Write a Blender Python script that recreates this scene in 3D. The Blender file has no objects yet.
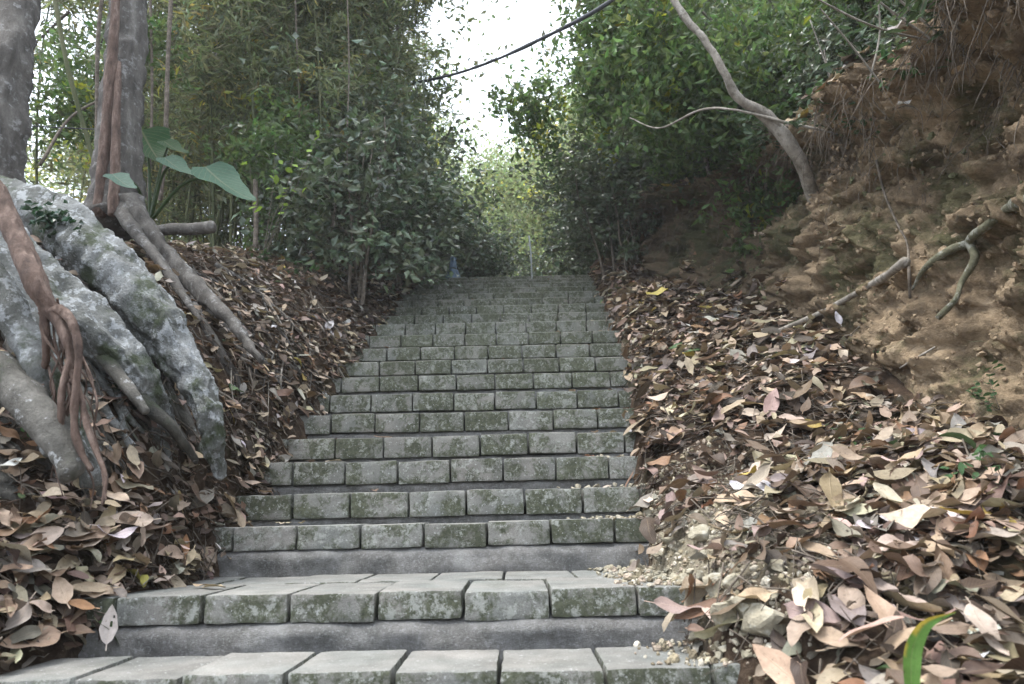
import bpy, bmesh, math, random
import numpy as np
from mathutils import Vector, Matrix
from mathutils.bvhtree import BVHTree
R = math.radians
random.seed(7); RNG = np.random.default_rng(7)
scene = bpy.context.scene
COL = scene.collection

# ------------------------------------------------------------------ camera
F_PX = 740.0; EYE = 0.349; PITCH = R(13.5); ROLL = R(1.2)
cam_d = bpy.data.cameras.new('camera'); cam = bpy.data.objects.new('camera', cam_d); COL.objects.link(cam)
cam_d.sensor_width = 36; cam_d.lens = F_PX/1024*36; cam_d.clip_start = .05; cam_d.clip_end = 2000
CM = Matrix.Rotation(math.pi/2+PITCH, 4, 'X') @ Matrix.Rotation(-ROLL, 4, 'Z')
CM.translation = (0, 0, EYE); cam.matrix_world = CM
cam_d.dof.use_dof = True; cam_d.dof.focus_distance = 3.4; cam_d.dof.aperture_fstop = 4.0
scene.camera = cam
# ------------------------------------------------------------------ light
SUN_EL, SUN_AZ = 70, 258        # azimuth measured from +Y towards +X
world = bpy.data.worlds.new('World'); scene.world = world; world.use_nodes = True
wn = world.node_tree; bg = wn.nodes['Background']
sky = wn.nodes.new('ShaderNodeTexSky'); sky.sky_type = 'NISHITA'; sky.sun_disc = False
sky.sun_elevation = R(SUN_EL); sky.sun_rotation = R(SUN_AZ); sky.air_density = 1.0; sky.dust_density = 5.0; sky.ozone_density = 1.0
cl = wn.nodes.new('ShaderNodeMix'); cl.data_type = 'RGBA'; cl.inputs[0].default_value = .72   # thin bright cloud cover over the sky
cl.inputs[7].default_value = (8.2, 8.9, 9.9, 1); wn.links.new(sky.outputs[0], cl.inputs[6])
wn.links.new(cl.outputs[2], bg.inputs[0]); bg.inputs[1].default_value = 0.13
sun_d = bpy.data.lights.new('sun', 'SUN'); sun = bpy.data.objects.new('sun', sun_d); COL.objects.link(sun)
sun_d.energy = 1.7; sun_d.angle = R(25); sun_d.color = (1, .98, .94)
sdir = Vector((math.sin(R(SUN_AZ))*math.cos(R(SUN_EL)), math.cos(R(SUN_AZ))*math.cos(R(SUN_EL)), math.sin(R(SUN_EL))))
sun.rotation_euler = sdir.to_track_quat('Z', 'Y').to_euler()
vs = scene.view_settings; vs.view_transform = 'Standard'; vs.look = 'None'; vs.gamma = 1; vs.use_curve_mapping = False
vs.exposure = 1.66
scene.cycles.max_bounces = 6; scene.cycles.volume_bounces = 2; scene.cycles.diffuse_bounces = 4; scene.cycles.transparent_max_bounces = 8

def ray(px, py):
    d = Vector((px-512, 342-py, -F_PX)); return (CM.to_3x3() @ d).normalized()
def P(px, py, y):
    d = ray(px, py); return Vector((0, 0, EYE)) + d*(y/d.y)
def to_px(p):
    q = CM.inverted() @ Vector(p); return (512+F_PX*q.x/-q.z, 342-F_PX*q.y/-q.z, -q.z)

# ------------------------------------------------------------------ noise
def _h(ix, iy, iz, s):
    n = (ix.astype(np.int64)*374761393 + iy.astype(np.int64)*668265263 + iz.astype(np.int64)*2147483647 + s*1274126177) & 0xffffffff
    n = ((n ^ (n >> 13))*1274126177) & 0xffffffff
    n = (n ^ (n >> 16)) & 0xffffffff
    n = (n*2246822519) & 0xffffffff
    return ((n ^ (n >> 15)) & 0xffffff)/float(0xffffff)*2-1
def vnoise(p, s=0):
    p = np.asarray(p, float); i = np.floor(p).astype(np.int64); f = p-i; u = f*f*f*(f*(f*6-15)+10)
    r = 0
    for dx in (0, 1):
        for dy in (0, 1):
            for dz in (0, 1):
                w = (u[:, 0] if dx else 1-u[:, 0])*(u[:, 1] if dy else 1-u[:, 1])*(u[:, 2] if dz else 1-u[:, 2])
                r = r+w*_h(i[:, 0]+dx, i[:, 1]+dy, i[:, 2]+dz, s)
    return r
def fbm(p, octv=4, s=0, gain=.5):
    p = np.asarray(p, float); a = 1; t = 0; r = np.zeros(len(p))
    for k in range(octv):
        r += a*vnoise(p*(2.03**k)+k*17.3, s+k); t += a; a *= gain
    return r/t
def cells(p, s=0):
    """nearest cell: distance and a random value of the cell"""
    p = np.asarray(p, float); i = np.floor(p).astype(np.int64); best = np.full(len(p), 9.); sec = np.full(len(p), 9.); rv = np.zeros(len(p)); sl = np.zeros(len(p))
    for dx in (-1, 0, 1):
        for dy in (-1, 0, 1):
            for dz in (-1, 0, 1):
                a, b, c = i[:, 0]+dx, i[:, 1]+dy, i[:, 2]+dz
                q = np.stack([a+.5+.45*_h(a, b, c, s), b+.5+.45*_h(a, b, c, s+1), c+.5+.45*_h(a, b, c, s+2)], -1); e = p-q
                d = (e**2).sum(1); m = d < best; sec = np.where(m, best, np.minimum(sec, d)); r = _h(a, b, c, s+3); t = e[:, 1]*_h(a, b, c, s+4)+e[:, 2]*_h(a, b, c, s+5)
                best = np.where(m, d, best); rv = np.where(m, r, rv); sl = np.where(m, t, sl)
    f_ = smooth((np.sqrt(sec)-np.sqrt(best))/.30); return 1-f_, rv*f_, sl*f_
def smooth(x): x = np.clip(x, 0, 1); return x*x*(3-2*x)

# ------------------------------------------------------------------ mesh helpers
def mesh_np(name, V, Fs, col=None, uv=None, smooth_=True):
    if isinstance(Fs, np.ndarray): Fs = [Fs]
    Fs = [f for f in Fs if len(f)]
    me = bpy.data.meshes.new(name); V = np.asarray(V, np.float32)
    me.vertices.add(len(V)); me.vertices.foreach_set('co', V.ravel())
    loops = np.concatenate([f.ravel() for f in Fs]).astype(np.int32)
    tot = np.concatenate([np.full(len(f), f.shape[1]) for f in Fs]).astype(np.int32)
    st = np.concatenate([[0], np.cumsum(tot)[:-1]]).astype(np.int32)
    me.loops.add(len(loops)); me.loops.foreach_set('vertex_index', loops)
    me.polygons.add(len(tot)); me.polygons.foreach_set('loop_start', st); me.polygons.foreach_set('loop_total', tot)
    me.polygons.foreach_set('use_smooth', np.full(len(tot), smooth_))
    me.update(calc_edges=True); me.validate()
    if col is not None:
        a = me.color_attributes.new('col', 'FLOAT_COLOR', 'POINT'); c = np.ones((len(V), 4), np.float32); c[:, :3] = col
        a.data.foreach_set('color', c.ravel())
    if uv is not None:
        l = me.uv_layers.new(name='UVMap'); l.data.foreach_set('uv', np.asarray(uv, np.float32)[loops].ravel())
    return me
def obj(name, me, mat=None, parent=None, loc=None):
    o = bpy.data.objects.new(name, me); COL.objects.link(o)
    if mat and not me.materials: me.materials.append(mat)
    if parent: o.parent = parent
    if loc is not None: o.location = loc
    return o
def tag(o, label=None, cat=None, group=None, kind=None):
    if label: o['label'] = label
    if cat: o['category'] = cat
    if group: o['group'] = group
    if kind: o['kind'] = kind
    return o
def empty(name, loc, label, cat, group=None):
    o = bpy.data.objects.new(name, None); COL.objects.link(o); o.location = loc; o.empty_display_size = .1
    return tag(o, label, cat, group)
def copy_tree(o, parent=None):
    c = o.copy(); COL.objects.link(c); c.parent = parent
    for ch in list(o.children): copy_tree(ch, c)
    return c
def recenter(V, loc):
    return np.asarray(V)-np.asarray(loc)[None]
class MB:
    def __init__(s): s.V = []; s.Q = []; s.T = []; s.C = []; s.U = []; s.n = 0
    def add(s, V, Q=None, T=None, col=None, uv=None):
        V = np.asarray(V, float)
        if Q is not None and len(Q): s.Q.append(np.asarray(Q)+s.n)
        if T is not None and len(T): s.T.append(np.asarray(T)+s.n)
        s.V.append(V); s.n += len(V)
        c = np.ones((len(V), 3))*.5
        if col is not None: c[:] = col
        s.C.append(c); s.U.append(uv if uv is not None else np.zeros((len(V), 2)))
    def mesh(s, name, origin=(0, 0, 0), smooth_=True):
        Fs = []
        if s.Q: Fs.append(np.concatenate(s.Q))
        if s.T: Fs.append(np.concatenate(s.T))
        return mesh_np(name, recenter(np.concatenate(s.V), origin), Fs, np.concatenate(s.C), np.concatenate(s.U), smooth_)
def resample(pts, n):
    pts = np.asarray([tuple(p) for p in pts], float)
    if len(pts) < 3:
        t = np.linspace(0, 1, n)[:, None]; return pts[0]*(1-t)+pts[-1]*t, np.linspace(0, len(pts)-1, n)
    # catmull-rom
    q = np.vstack([2*pts[0]-pts[1], pts, 2*pts[-1]-pts[-2]]); out = []; T = np.linspace(0, len(pts)-1, n)
    for t in T:
        i = min(int(t), len(pts)-2); f = t-i; a, b, c, d = q[i:i+4]
        out.append(.5*((2*b)+(-a+c)*f+(2*a-5*b+4*c-d)*f*f+(-a+3*b-3*c+d)*f**3))
    return np.array(out), T
def tube(pts, radii, n=None, sides=8, nz=0., nsc=8., seed=0, flat=1.0, col=None, flute=0.):
    if n is None: n = max(2, (len(pts)-1)*4+1)
    C, T = resample(pts, n); rad = np.interp(T, np.arange(len(radii)), radii)
    tan = np.gradient(C, axis=0); tan /= np.linalg.norm(tan, axis=1)[:, None]+1e-9
    ref = np.array([0., 0, 1]) if abs(tan[0][2]) < .8 else np.array([1., 0, 0])
    V = []; a = np.arange(sides)/sides*2*math.pi
    nrm = np.cross(tan[0], ref); nrm /= np.linalg.norm(nrm)
    for i in range(n):
        nrm = nrm-tan[i]*nrm.dot(tan[i]); nrm /= np.linalg.norm(nrm); bi = np.cross(tan[i], nrm)
        V.append(C[i]+rad[i]*(np.cos(a)[:, None]*nrm+np.sin(a)[:, None]*bi*flat))
    V = np.concatenate(V)
    if nz:
        cc = np.repeat(C, sides, 0); rr = np.repeat(rad, sides); d = V-cc
        V = cc+d*(1+nz*(fbm(V*nsc, 3, seed))[:, None]*2)
    if flute:
        cc = np.repeat(C, sides, 0); aa = np.tile(a, n)+.5*np.repeat(np.linspace(0, 1, n), sides); tt = np.repeat(T, sides)
        q = np.stack([np.cos(aa)*1.7+seed, np.sin(aa)*1.7, tt*.45], -1); f1 = vnoise(q, seed+3); q2 = np.stack([np.cos(aa)*4.5, np.sin(aa)*4.5+seed, tt*.9], -1); f2 = vnoise(q2, seed+8)
        V = cc+(V-cc)*(1+flute*(f1*1.1+(np.abs(f2)-.3)*.7))[:, None]
    i = np.arange(n-1)[:, None]*sides; j = np.arange(sides)[None]; jn = (j+1) % sides
    Q = np.stack([i+j, i+jn, i+sides+jn, i+sides+j], -1).reshape(-1, 4)
    k = len(V); V = np.vstack([V, C[0]-tan[0]*rad[0]*.3, C[-1]+tan[-1]*rad[-1]*.6])
    T1 = np.stack([np.full(sides, k), jn[0], j[0]], -1); T2 = np.stack([np.full(sides, k+1), (n-1)*sides+j[0], (n-1)*sides+jn[0]], -1)
    uvv = np.vstack([np.stack([np.tile(a/6.283, n), np.repeat(T, sides)], -1), [[0, 0], [0, 0]]])
    return V, Q, np.vstack([T1, T2]), uvv
def add_tube(mb, *a, **k):
    col = k.pop('col', None); V, Q, T, uv = tube(*a, **k); mb.add(V, Q, T, col, uv)

# ------------------------------------------------------------------ materials
def nt(name, rough=.8, spec=.3):
    m = bpy.data.materials.new(name); m.use_nodes = True; t = m.node_tree
    b = t.nodes['Principled BSDF']; b.inputs['Roughness'].default_value = rough; b.inputs['Specular IOR Level'].default_value = spec
    return m, t, b
def N(t, ty, **k):
    n = t.nodes.new(ty)
    for a, v in k.items():
        if a in n.inputs: n.inputs[a].default_value = v
        else: setattr(n, a, v)
    return n
def noise(t, vec, scale, detail=6, rough=.6, dist=0.):
    n = N(t, 'ShaderNodeTexNoise'); n.inputs['Scale'].default_value = scale; n.inputs['Detail'].default_value = detail
    n.inputs['Roughness'].default_value = rough; n.inputs['Distortion'].default_value = dist
    t.links.new(vec, n.inputs['Vector']); return n.outputs['Fac']
def ramp(t, fac, stops, mode='LINEAR'):
    r = t.nodes.new('ShaderNodeValToRGB'); r.color_ramp.interpolation = mode
    e = r.color_ramp.elements
    while len(e) < len(stops): e.new(.5)
    for i, (p, c) in enumerate(stops):
        e[i].position = p; e[i].color = (*(c if hasattr(c, '__len__') else (c, c, c)), 1)
    t.links.new(fac, r.inputs[0]); return r.outputs[0]
def mix(t, fac, a, b, mode='MIX'):
    m = t.nodes.new('ShaderNodeMix'); m.data_type = 'RGBA'; m.blend_type = mode
    for s, v in ((m.inputs[0], fac), (m.inputs[6], a), (m.inputs[7], b)):
        if isinstance(v, (int, float)): s.default_value = v
        elif isinstance(v, tuple): s.default_value = (*v, 1)
        else: t.links.new(v, s)
    return m.outputs[2]
def math_(t, op, a, b=0.):
    m = t.nodes.new('ShaderNodeMath'); m.operation = op
    for s, v in ((m.inputs[0], a), (m.inputs[1], b)):
        if isinstance(v, (int, float)): s.default_value = v
        else: t.links.new(v, s)
    return m.outputs[0]
def bump(t, b, h, strength=.5, dist=.01, prev=None):
    n = t.nodes.new('ShaderNodeBump'); n.inputs['Strength'].default_value = strength; n.inputs['Distance'].default_value = dist
    t.links.new(h, n.inputs['Height'])
    if prev is not None: t.links.new(prev, n.inputs['Normal'])
    t.links.new(n.outputs[0], b.inputs['Normal']); return n.outputs[0]
def pos(t): return N(t, 'ShaderNodeNewGeometry').outputs['Position']

def mat_stone(kind):
    m, t, b = nt('paver_concrete' if kind == 'paver' else 'step_mortar', .85, .25)
    p = pos(t); nrm = N(t, 'ShaderNodeNewGeometry').outputs['Normal']; sep = t.nodes.new('ShaderNodeSeparateXYZ'); t.links.new(nrm, sep.inputs[0])
    up = ramp(t, sep.outputs[2], [(.3, 0), (.85, 1)])
    g = ramp(t, noise(t, p, 9, 8, .65), [(.3, (.20, .198, .186)), (.7, (.325, .322, .305))])
    fine = ramp(t, noise(t, p, 260, 3, .7), [(.35, (.55, .55, .55)), (.65, (1.0, 1.0, 1.0))])
    g = mix(t, .7, g, fine, 'MULTIPLY')
    tint = ramp(t, noise(t, p, 3.2, 2), [(.35, (.75, .8, .78)), (.65, (1.1, 1.05, 1.0))]); g = mix(t, .7, g, tint, 'MULTIPLY')
    # moss and algae on risers
    sc_ = t.nodes.new('ShaderNodeSeparateColor'); t.links.new(N(t, 'ShaderNodeAttribute', attribute_name='col').outputs['Color'], sc_.inputs[0])
    mo = math_(t, 'ADD', noise(t, p, 11, 8, .72, .3), math_(t, 'MULTIPLY', math_(t, 'SUBTRACT', sc_.outputs[0], .5), .08)); mo = ramp(t, mo, [(.43, 0), (.54, 1)])
    moc = ramp(t, noise(t, p, 60, 5), [(.3, (.040, .045, .028)), (.7, (.105, .114, .074))])
    mfac = mix(t, up, mo, ramp(t, noise(t, p, 4, 6, .7), [(.55, 0), (.75, .35)]))
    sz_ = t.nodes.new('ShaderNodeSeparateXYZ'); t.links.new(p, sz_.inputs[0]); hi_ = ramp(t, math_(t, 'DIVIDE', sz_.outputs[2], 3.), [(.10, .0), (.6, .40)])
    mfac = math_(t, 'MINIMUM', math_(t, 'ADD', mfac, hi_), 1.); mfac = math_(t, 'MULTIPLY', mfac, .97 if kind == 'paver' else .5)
    c = mix(t, mfac, g, moc)
    if kind == 'paver': c = mix(t, 1., c, ramp(t, sc_.outputs[1], [(0, .86), (1, 1.10)]), 'MULTIPLY')
    # pale lichen
    li = ramp(t, math_(t, 'ADD', noise(t, p, 22, 8, .78), math_(t, 'MULTIPLY', math_(t, 'SUBTRACT', sc_.outputs[2], .5), .06)), [(.52, 0), (.60, 1)]); li = math_(t, 'MULTIPLY', li, math_(t, 'SUBTRACT', 1., up))
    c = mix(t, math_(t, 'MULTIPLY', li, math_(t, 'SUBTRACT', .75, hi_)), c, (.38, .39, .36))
    sp = ramp(t, noise(t, p, 90, 2, .5), [(.66, 0), (.70, 1)]); c = mix(t, math_(t, 'MULTIPLY', sp, .5), c, (.5, .51, .5))
    if kind != 'paver':
        c = mix(t, .6, c, ramp(t, noise(t, p, 7, 9, .8), [(.36, (.085, .082, .08)), (.50, (.23, .225, .22)), (.64, (.42, .415, .41))])); sp2 = ramp(t, noise(t, p, 120, 3, .6), [(.55, 0), (.66, 1)]); c = mix(t, math_(t, 'MULTIPLY', sp2, .5), c, (.42, .42, .43))
    t.links.new(c, b.inputs['Base Color'])
    h = math_(t, 'ADD', noise(t, p, 320, 3, .7), math_(t, 'MULTIPLY', noise(t, p, 40, 6, .7), 1.5))
    bump(t, b, h, .8, .004 if kind == 'paver' else .02)
    return m
def mat_soil(name, kind):
    m, t, b = nt(name, .95, .1); p = pos(t)
    if kind == 'bank':
        c = ramp(t, noise(t, p, 3.5, 8, .65), [(.3, (.07, .054, .038)), (.43, (.22, .168, .112)), (.57, (.40, .31, .205)), (.72, (.52, .42, .30))])
        c = mix(t, .75, c, ramp(t, noise(t, p, 45, 6, .7), [(.3, (.45, .42, .40)), (.7, (1.15, 1.12, 1.1))]), 'MULTIPLY')
        mo = ramp(t, noise(t, p, 1.7, 9, .75, .5), [(.50, 0), (.60, 1)])
        moc = ramp(t, noise(t, p, 50, 5), [(.3, (.035, .040, .018)), (.7, (.115, .118, .058))])
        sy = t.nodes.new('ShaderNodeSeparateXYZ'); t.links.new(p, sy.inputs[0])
        far = ramp(t, math_(t, 'DIVIDE', sy.outputs[1], 10.), [(.38, 0), (.56, .72)])  # far end darkened: shade put into the soil colour, along with dark moss
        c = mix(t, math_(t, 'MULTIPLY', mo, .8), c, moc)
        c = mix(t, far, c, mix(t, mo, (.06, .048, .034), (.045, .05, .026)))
    elif kind == 'ground':
        c = ramp(t, noise(t, p, 30, 8, .7), [(.3, (.030, .020, .014)), (.55, (.075, .052, .036)), (.75, (.14, .105, .075))])
        mo = ramp(t, noise(t, p, 1.6, 5, .6), [(.55, 0), (.68, 1)]); c = mix(t, math_(t, 'MULTIPLY', mo, .5), c, (.06, .07, .03))
        vm = t.nodes.new('ShaderNodeVectorMath'); vm.operation = 'DISTANCE'; t.links.new(p, vm.inputs[0]); vm.inputs[1].default_value = (.62, 2.5, .3)
        ms_ = ramp(t, math_(t, 'ADD', vm.outputs['Value'], math_(t, 'MULTIPLY', noise(t, p, 8, 5), .5)), [(.55, 1), (.85, 0)])
        c = mix(t, ms_, c, ramp(t, noise(t, p, 60, 6, .7), [(.3, (.13, .11, .075)), (.7, (.36, .32, .24))]))
    t.links.new(c, b.inputs['Base Color'])
    h = math_(t, 'ADD', noise(t, p, 120, 5, .7), math_(t, 'MULTIPLY', noise(t, p, 28, 8, .7), 2.))
    bump(t, b, h, .9, .015); return m
def mat_leaf(name, transl=.35, rough=.5, vein=True, spec=.35):
    m, t, b = nt(name, rough, spec)
    a = N(t, 'ShaderNodeAttribute', attribute_name='col').outputs['Color']; p = pos(t)
    c = mix(t, .55, a, ramp(t, noise(t, p, 70, 4, .65), [(.3, (.6, .58, .55)), (.7, (1.2, 1.2, 1.2))]), 'MULTIPLY')
    if vein:
        uv = N(t, 'ShaderNodeUVMap').outputs[0]; s = t.nodes.new('ShaderNodeSeparateXYZ'); t.links.new(uv, s.inputs[0])
        u = math_(t, 'ABSOLUTE', math_(t, 'SUBTRACT', s.outputs[0], .5))
        mid = ramp(t, u, [(.0, 1), (.035, 0)])
        w = math_(t, 'SUBTRACT', math_(t, 'MULTIPLY', s.outputs[1], 11.), math_(t, 'MULTIPLY', u, 7.))
        fr = math_(t, 'ABSOLUTE', math_(t, 'SUBTRACT', math_(t, 'FRACT', w), .5))
        side = ramp(t, fr, [(.0, .6), (.10, 0)])
        vv = math_(t, 'MAXIMUM', mid, side)
        c = mix(t, math_(t, 'MULTIPLY', vv, .35), c, mix(t, .5, c, (.55, .42, .28)))
        spot = ramp(t, noise(t, p, 110, 3, .6), [(.62, 0), (.70, 1)]); c = mix(t, math_(t, 'MULTIPLY', spot, .45), c, (.07, .045, .03))
        bump(t, b, math_(t, 'ADD', vv, noise(t, p, 60, 4)), .5, .002)
    t.links.new(c, b.inputs['Base Color'])
    if transl:
        tr = t.nodes.new('ShaderNodeBsdfTranslucent'); t.links.new(mix(t, .4, c, (1., 1., .55), 'MULTIPLY'), tr.inputs[0])
        ms = t.nodes.new('ShaderNodeMixShader'); ms.inputs[0].default_value = transl
        t.links.new(b.outputs[0], ms.inputs[1]); t.links.new(tr.outputs[0], ms.inputs[2])
        t.links.new(ms.outputs[0], t.nodes['Material Output'].inputs[0])
    return m
def mat_bark(name, stops, scale=12, lichen=None, stretch=(1, 1, .25), bd=.01, moss=0., lsc=22, lpos=(.52, .60)):
    m, t, b = nt(name, .85, .25); p = pos(t)
    mp = t.nodes.new('ShaderNodeMapping'); mp.inputs['Scale'].default_value = stretch; t.links.new(p, mp.inputs[0]); q = mp.outputs[0]
    n = noise(t, q, scale, 8, .65); c = ramp(t, n, stops)
    c = mix(t, .5, c, ramp(t, noise(t, p, 90, 4, .7), [(.3, (.6, .6, .6)), (.7, (1.2, 1.2, 1.2))]), 'MULTIPLY')
    if lichen:
        l = ramp(t, noise(t, p, lsc, 7, .7), [(lpos[0], 0), (lpos[1], 1)]); c = mix(t, math_(t, 'MULTIPLY', l, .7), c, lichen)
    if moss:
        l = ramp(t, noise(t, p, 5, 7, .7), [(.52, 0), (.62, moss)]); c = mix(t, l, c, (.045, .058, .028))
    t.links.new(c, b.inputs['Base Color'])
    bump(t, b, math_(t, 'ADD', math_(t, 'MULTIPLY', n, 2.), noise(t, p, 110, 4, .7)), .7, bd); return m
def mat_clod():
    m, t, b = nt('clod', .95, .1); p = pos(t); a = N(t, 'ShaderNodeAttribute', attribute_name='col').outputs['Color']
    c = mix(t, .8, a, ramp(t, noise(t, p, 90, 5, .7), [(.3, (.5, .48, .45)), (.7, (1.2, 1.2, 1.2))]), 'MULTIPLY'); t.links.new(c, b.inputs['Base Color']); bump(t, b, noise(t, p, 150, 4), .8, .006); return m
def mat_plain(name, c1, c2, sc=20, rough=.7, spec=.3, bd=.004, metal=0.):
    m, t, b = nt(name, rough, spec); p = pos(t); n = noise(t, p, sc, 6, .65)
    t.links.new(ramp(t, n, [(.3, c1), (.7, c2)]), b.inputs['Base Color']); bump(t, b, n, .6, bd); b.inputs['Metallic'].default_value = metal
    return m
M = dict(clod=mat_clod(),
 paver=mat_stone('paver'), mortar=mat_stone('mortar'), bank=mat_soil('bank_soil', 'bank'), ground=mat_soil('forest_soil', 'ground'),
 dead=mat_leaf('dead_leaf', .12, .6), green=mat_leaf('green_leaf', .55, .42, False), shrub=mat_leaf('glossy_leaf', .25, .28, False, .5),
 big=mat_leaf('broad_leaf', .35, .6, True, .2),
 bark=mat_bark('grey_bark', [(.3, (.036, .032, .028)), (.55, (.10, .092, .082)), (.75, (.18, .17, .155))], 14, (.25, .25, .245), lpos=(.54, .66)),
 fig=mat_bark('smooth_root_bark', [(.3, (.04, .042, .036)), (.47, (.14, .145, .135)), (.7, (.27, .28, .28))], 6, (.40, .42, .43), (1, 1, .7), .03, .9, 24, (.52, .57)),
 darkfig=mat_bark('dark_root_bark', [(.25, (.03, .03, .026)), (.5, (.095, .09, .078)), (.75, (.20, .19, .17))], 9, (.42, .43, .43), (1, 1, .7), .012, .8, 16, (.6, .66)),
 aerial=mat_bark('reddish_root', [(.3, (.045, .030, .024)), (.52, (.11, .074, .058)), (.75, (.24, .18, .15))], 30, None, (1, 1, .3), .006),
 twig=mat_bark('twig_bark', [(.3, (.045, .036, .028)), (.55, (.13, .108, .085)), (.75, (.28, .24, .2))], 30, None, (1, 1, 1), .003),
 pale=mat_bark('pale_branch', [(.3, (.14, .12, .095)), (.55, (.27, .245, .21)), (.75, (.42, .40, .36))], 18, (.10, .09, .07), (1, 1, .4), .006),
 mossroot=mat_bark('mossy_root', [(.3, (.05, .05, .03)), (.55, (.13, .125, .08)), (.75, (.24, .23, .17))], 14, (.3, .3, .27), (1, 1, 1), .01, .6),
 culm=mat_bark('bamboo_culm', [(.3, (.045, .06, .028)), (.55, (.11, .12, .06)), (.75, (.2, .19, .12))], 5, None, (1, 1, .3), .002),
 trunk=mat_bark('forest_trunk', [(.3, (.03, .025, .02)), (.55, (.08, .066, .05)), (.75, (.15, .13, .1))], 10, (.2, .2, .17)),
 rock=mat_bark('rubble_stone', [(.3, (.16, .14, .10)), (.5, (.30, .27, .20)), (.75, (.44, .40, .32))], 14, (.36, .35, .30), (1, 1, 1), .006, .25),
 cable=mat_plain('cable_sheath', (.03, .033, .04), (.07, .075, .085), 60, .6),
 metal=mat_plain('galvanised_post', (.28, .30, .32), (.45, .47, .49), 40, .5, .5),
 tarp=mat_plain('blue_tarp', (.05, .08, .12), (.10, .15, .21), 12, .5),
)

# ------------------------------------------------------------------ terrain functions
kk = np.arange(21)
ypix = np.array([672, 591, 523, 490.6, 459.9, 435.9, 412.5, 393.5, 375.5, 360.5, 347, 334.5, 323.5, 314.8, 306.6, 300, 294, 289, 284.5, 281, 278.])
ZK = 1.864+kk*.297+(kk >= 2)*.495
ZK[1] = 2.235; ZK[2] = 3.0
HK = np.array([P(430, ypix[i], ZK[i]).z for i in kk])
SY = np.concatenate([[-60, .68], ZK[0]-.297*np.array([3, 2, 1]), ZK, [9.6, 14, 30, 60, 200]])
SH = np.concatenate([[-.66, -.66], HK[0]-.158*np.array([3, 2, 1]), HK, [HK[-1]+.02, HK[-1]+.25, HK[-1]+4, HK[-1]+14, HK[-1]+30]])
def Sf(y): return np.interp(y, SY, SH)
def Xc(y): return np.interp(y, [-2, 1.5, 2.0, 2.5, 3.2, 5, 7, 9, 12, 20], [1.9, 1.6, 1.56, 1.62, 1.74, 1.80, 1.45, 1.35, 1.6, 2.5])
def xr(y): return np.interp(y, [0, 1.7, 1.95, 2.1, 2.22, 2.6, 3.1, 3.5, 4.0, 5, 8.3, 10, 14], [.58, .56, .46, .45, .52, .46, .54, .56, .64, .80, .93, 1.2, 1.3])
def AR(y): return np.interp(y, [-2, 1.5, 2.0, 2.5, 3.5, 5, 7, 9], [.25, .24, .25, .32, .42, .30, .14, .1])
def Tc(y): return np.interp(y, [-2, 1.5, 2.7, 3.6, 5.2, 6.7, 8.5, 11, 14, 20], [1.8, 2.0, 2.25, 2.45, 2.95, 3.35, 3.7, 4.0, 4.0, 4.6])
def AL(y): return np.interp(y, [-2, 1.5, 2.1, 2.4, 2.8, 3, 4.5, 6, 8, 12], [.3, .34, .36, .62, 1.1, 1.18, 1.05, .55, .3, .15])
XL = -1.19
def Sst(y):
    e = ZK-.0; k = np.searchsorted(np.concatenate([ZK[0]-.297*np.array([3, 2, 1]), ZK]), y+.03, side='right')-1
    hh = np.concatenate([HK[0]-.158*np.array([3, 2, 1]), HK]); return np.where(k < 0, Sf(y), hh[np.clip(k, 0, 23)])
def XLf(y): return np.interp(y, [0, 1.6, 2.0, 2.2, 2.4, 2.6, 2.9, 3.3, 4, 9, 12], [-1.32, -1.30, -1.26, -1.25, -1.18, -1.14, -1.18, -1.20, -1.19, -1.02, -.9])
def H(x, y, detail=True):
    x = np.asarray(x, float); y = np.asarray(y, float)
    s = Sf(y); h = s.copy()
    xl = XLf(y)
    dl = np.clip(xl-x, 0, None); h = h+AL(y)*(1-np.exp(-(dl/np.interp(y, [1.6, 2.1, 2.5, 3.0, 4.0], [.24, .24, .28, .33, .5]))**1.25))*(dl > 0)
    drop = np.clip(dl-1.25, 0, None); far = np.clip(dl, 0, 30)
    h = h-np.minimum(drop*.55, 1.6+.1*np.clip(y, 0, 40)*0)*(y < 30)
    xc = Xc(y); r = xr(y); dr = np.clip(x-r, 0, None); dside = np.maximum(dl, dr)
    blend = np.where(x > 0, 1-smooth((x-(r-.10))/.26), 1-smooth(dl/.3)); sst = .6*Sst(y)+.2*Sst(y-.05)+.2*Sst(y+.05)
    h = np.where((y < 8.6) & (y > .8), h+(sst-s)*blend, h)
    toe = AR(y); u = np.clip(dr/np.maximum(xc-r, .1), 0, 1)
    h = h+toe*(u**.9)
    top = Tc(y)-.12+.42*np.clip(x-xc-.2, 0, 8)
    h = h+(top-(s+toe))*smooth((x-xc-.5)/.35)
    inst = smooth((x-xl)/.06)*smooth((r+.02-x)/.06)*((y > 0.6) & (y < 8.6))
    h = h-inst*.25+.03*smooth((x-r)/.15)*(x > 0)*(x < xc)
    if detail:
        p = np.stack([x.ravel(), y.ravel(), 0*x.ravel()], -1)
        n = (fbm(p*1.7, 5, 3)*.10+fbm(p*9, 4, 9)*.03).reshape(x.shape)
        edge = smooth((np.maximum(dl, dr))/.3)
        h = h+n*(.15+.85*edge)*(1-inst)*1.0+(fbm(p*.15, 3, 5).reshape(x.shape))*np.clip((np.abs(x)+np.abs(y-4)-14)*.15, 0, 3)
        h = h+.035*(edge > 0)*smooth(np.maximum(dl, dr)/.1)
    return h
def axis(parts):
    a = []
    for lo, hi, n in parts: a.append(np.linspace(lo, hi, n, endpoint=False))
    return np.concatenate(a+[[parts[-1][1]]])
gx = axis([(-48, -12, 16), (-12, -3.4, 60), (-3.4, 3.4, 300), (3.4, 12, 60), (12, 48, 16)])
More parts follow.
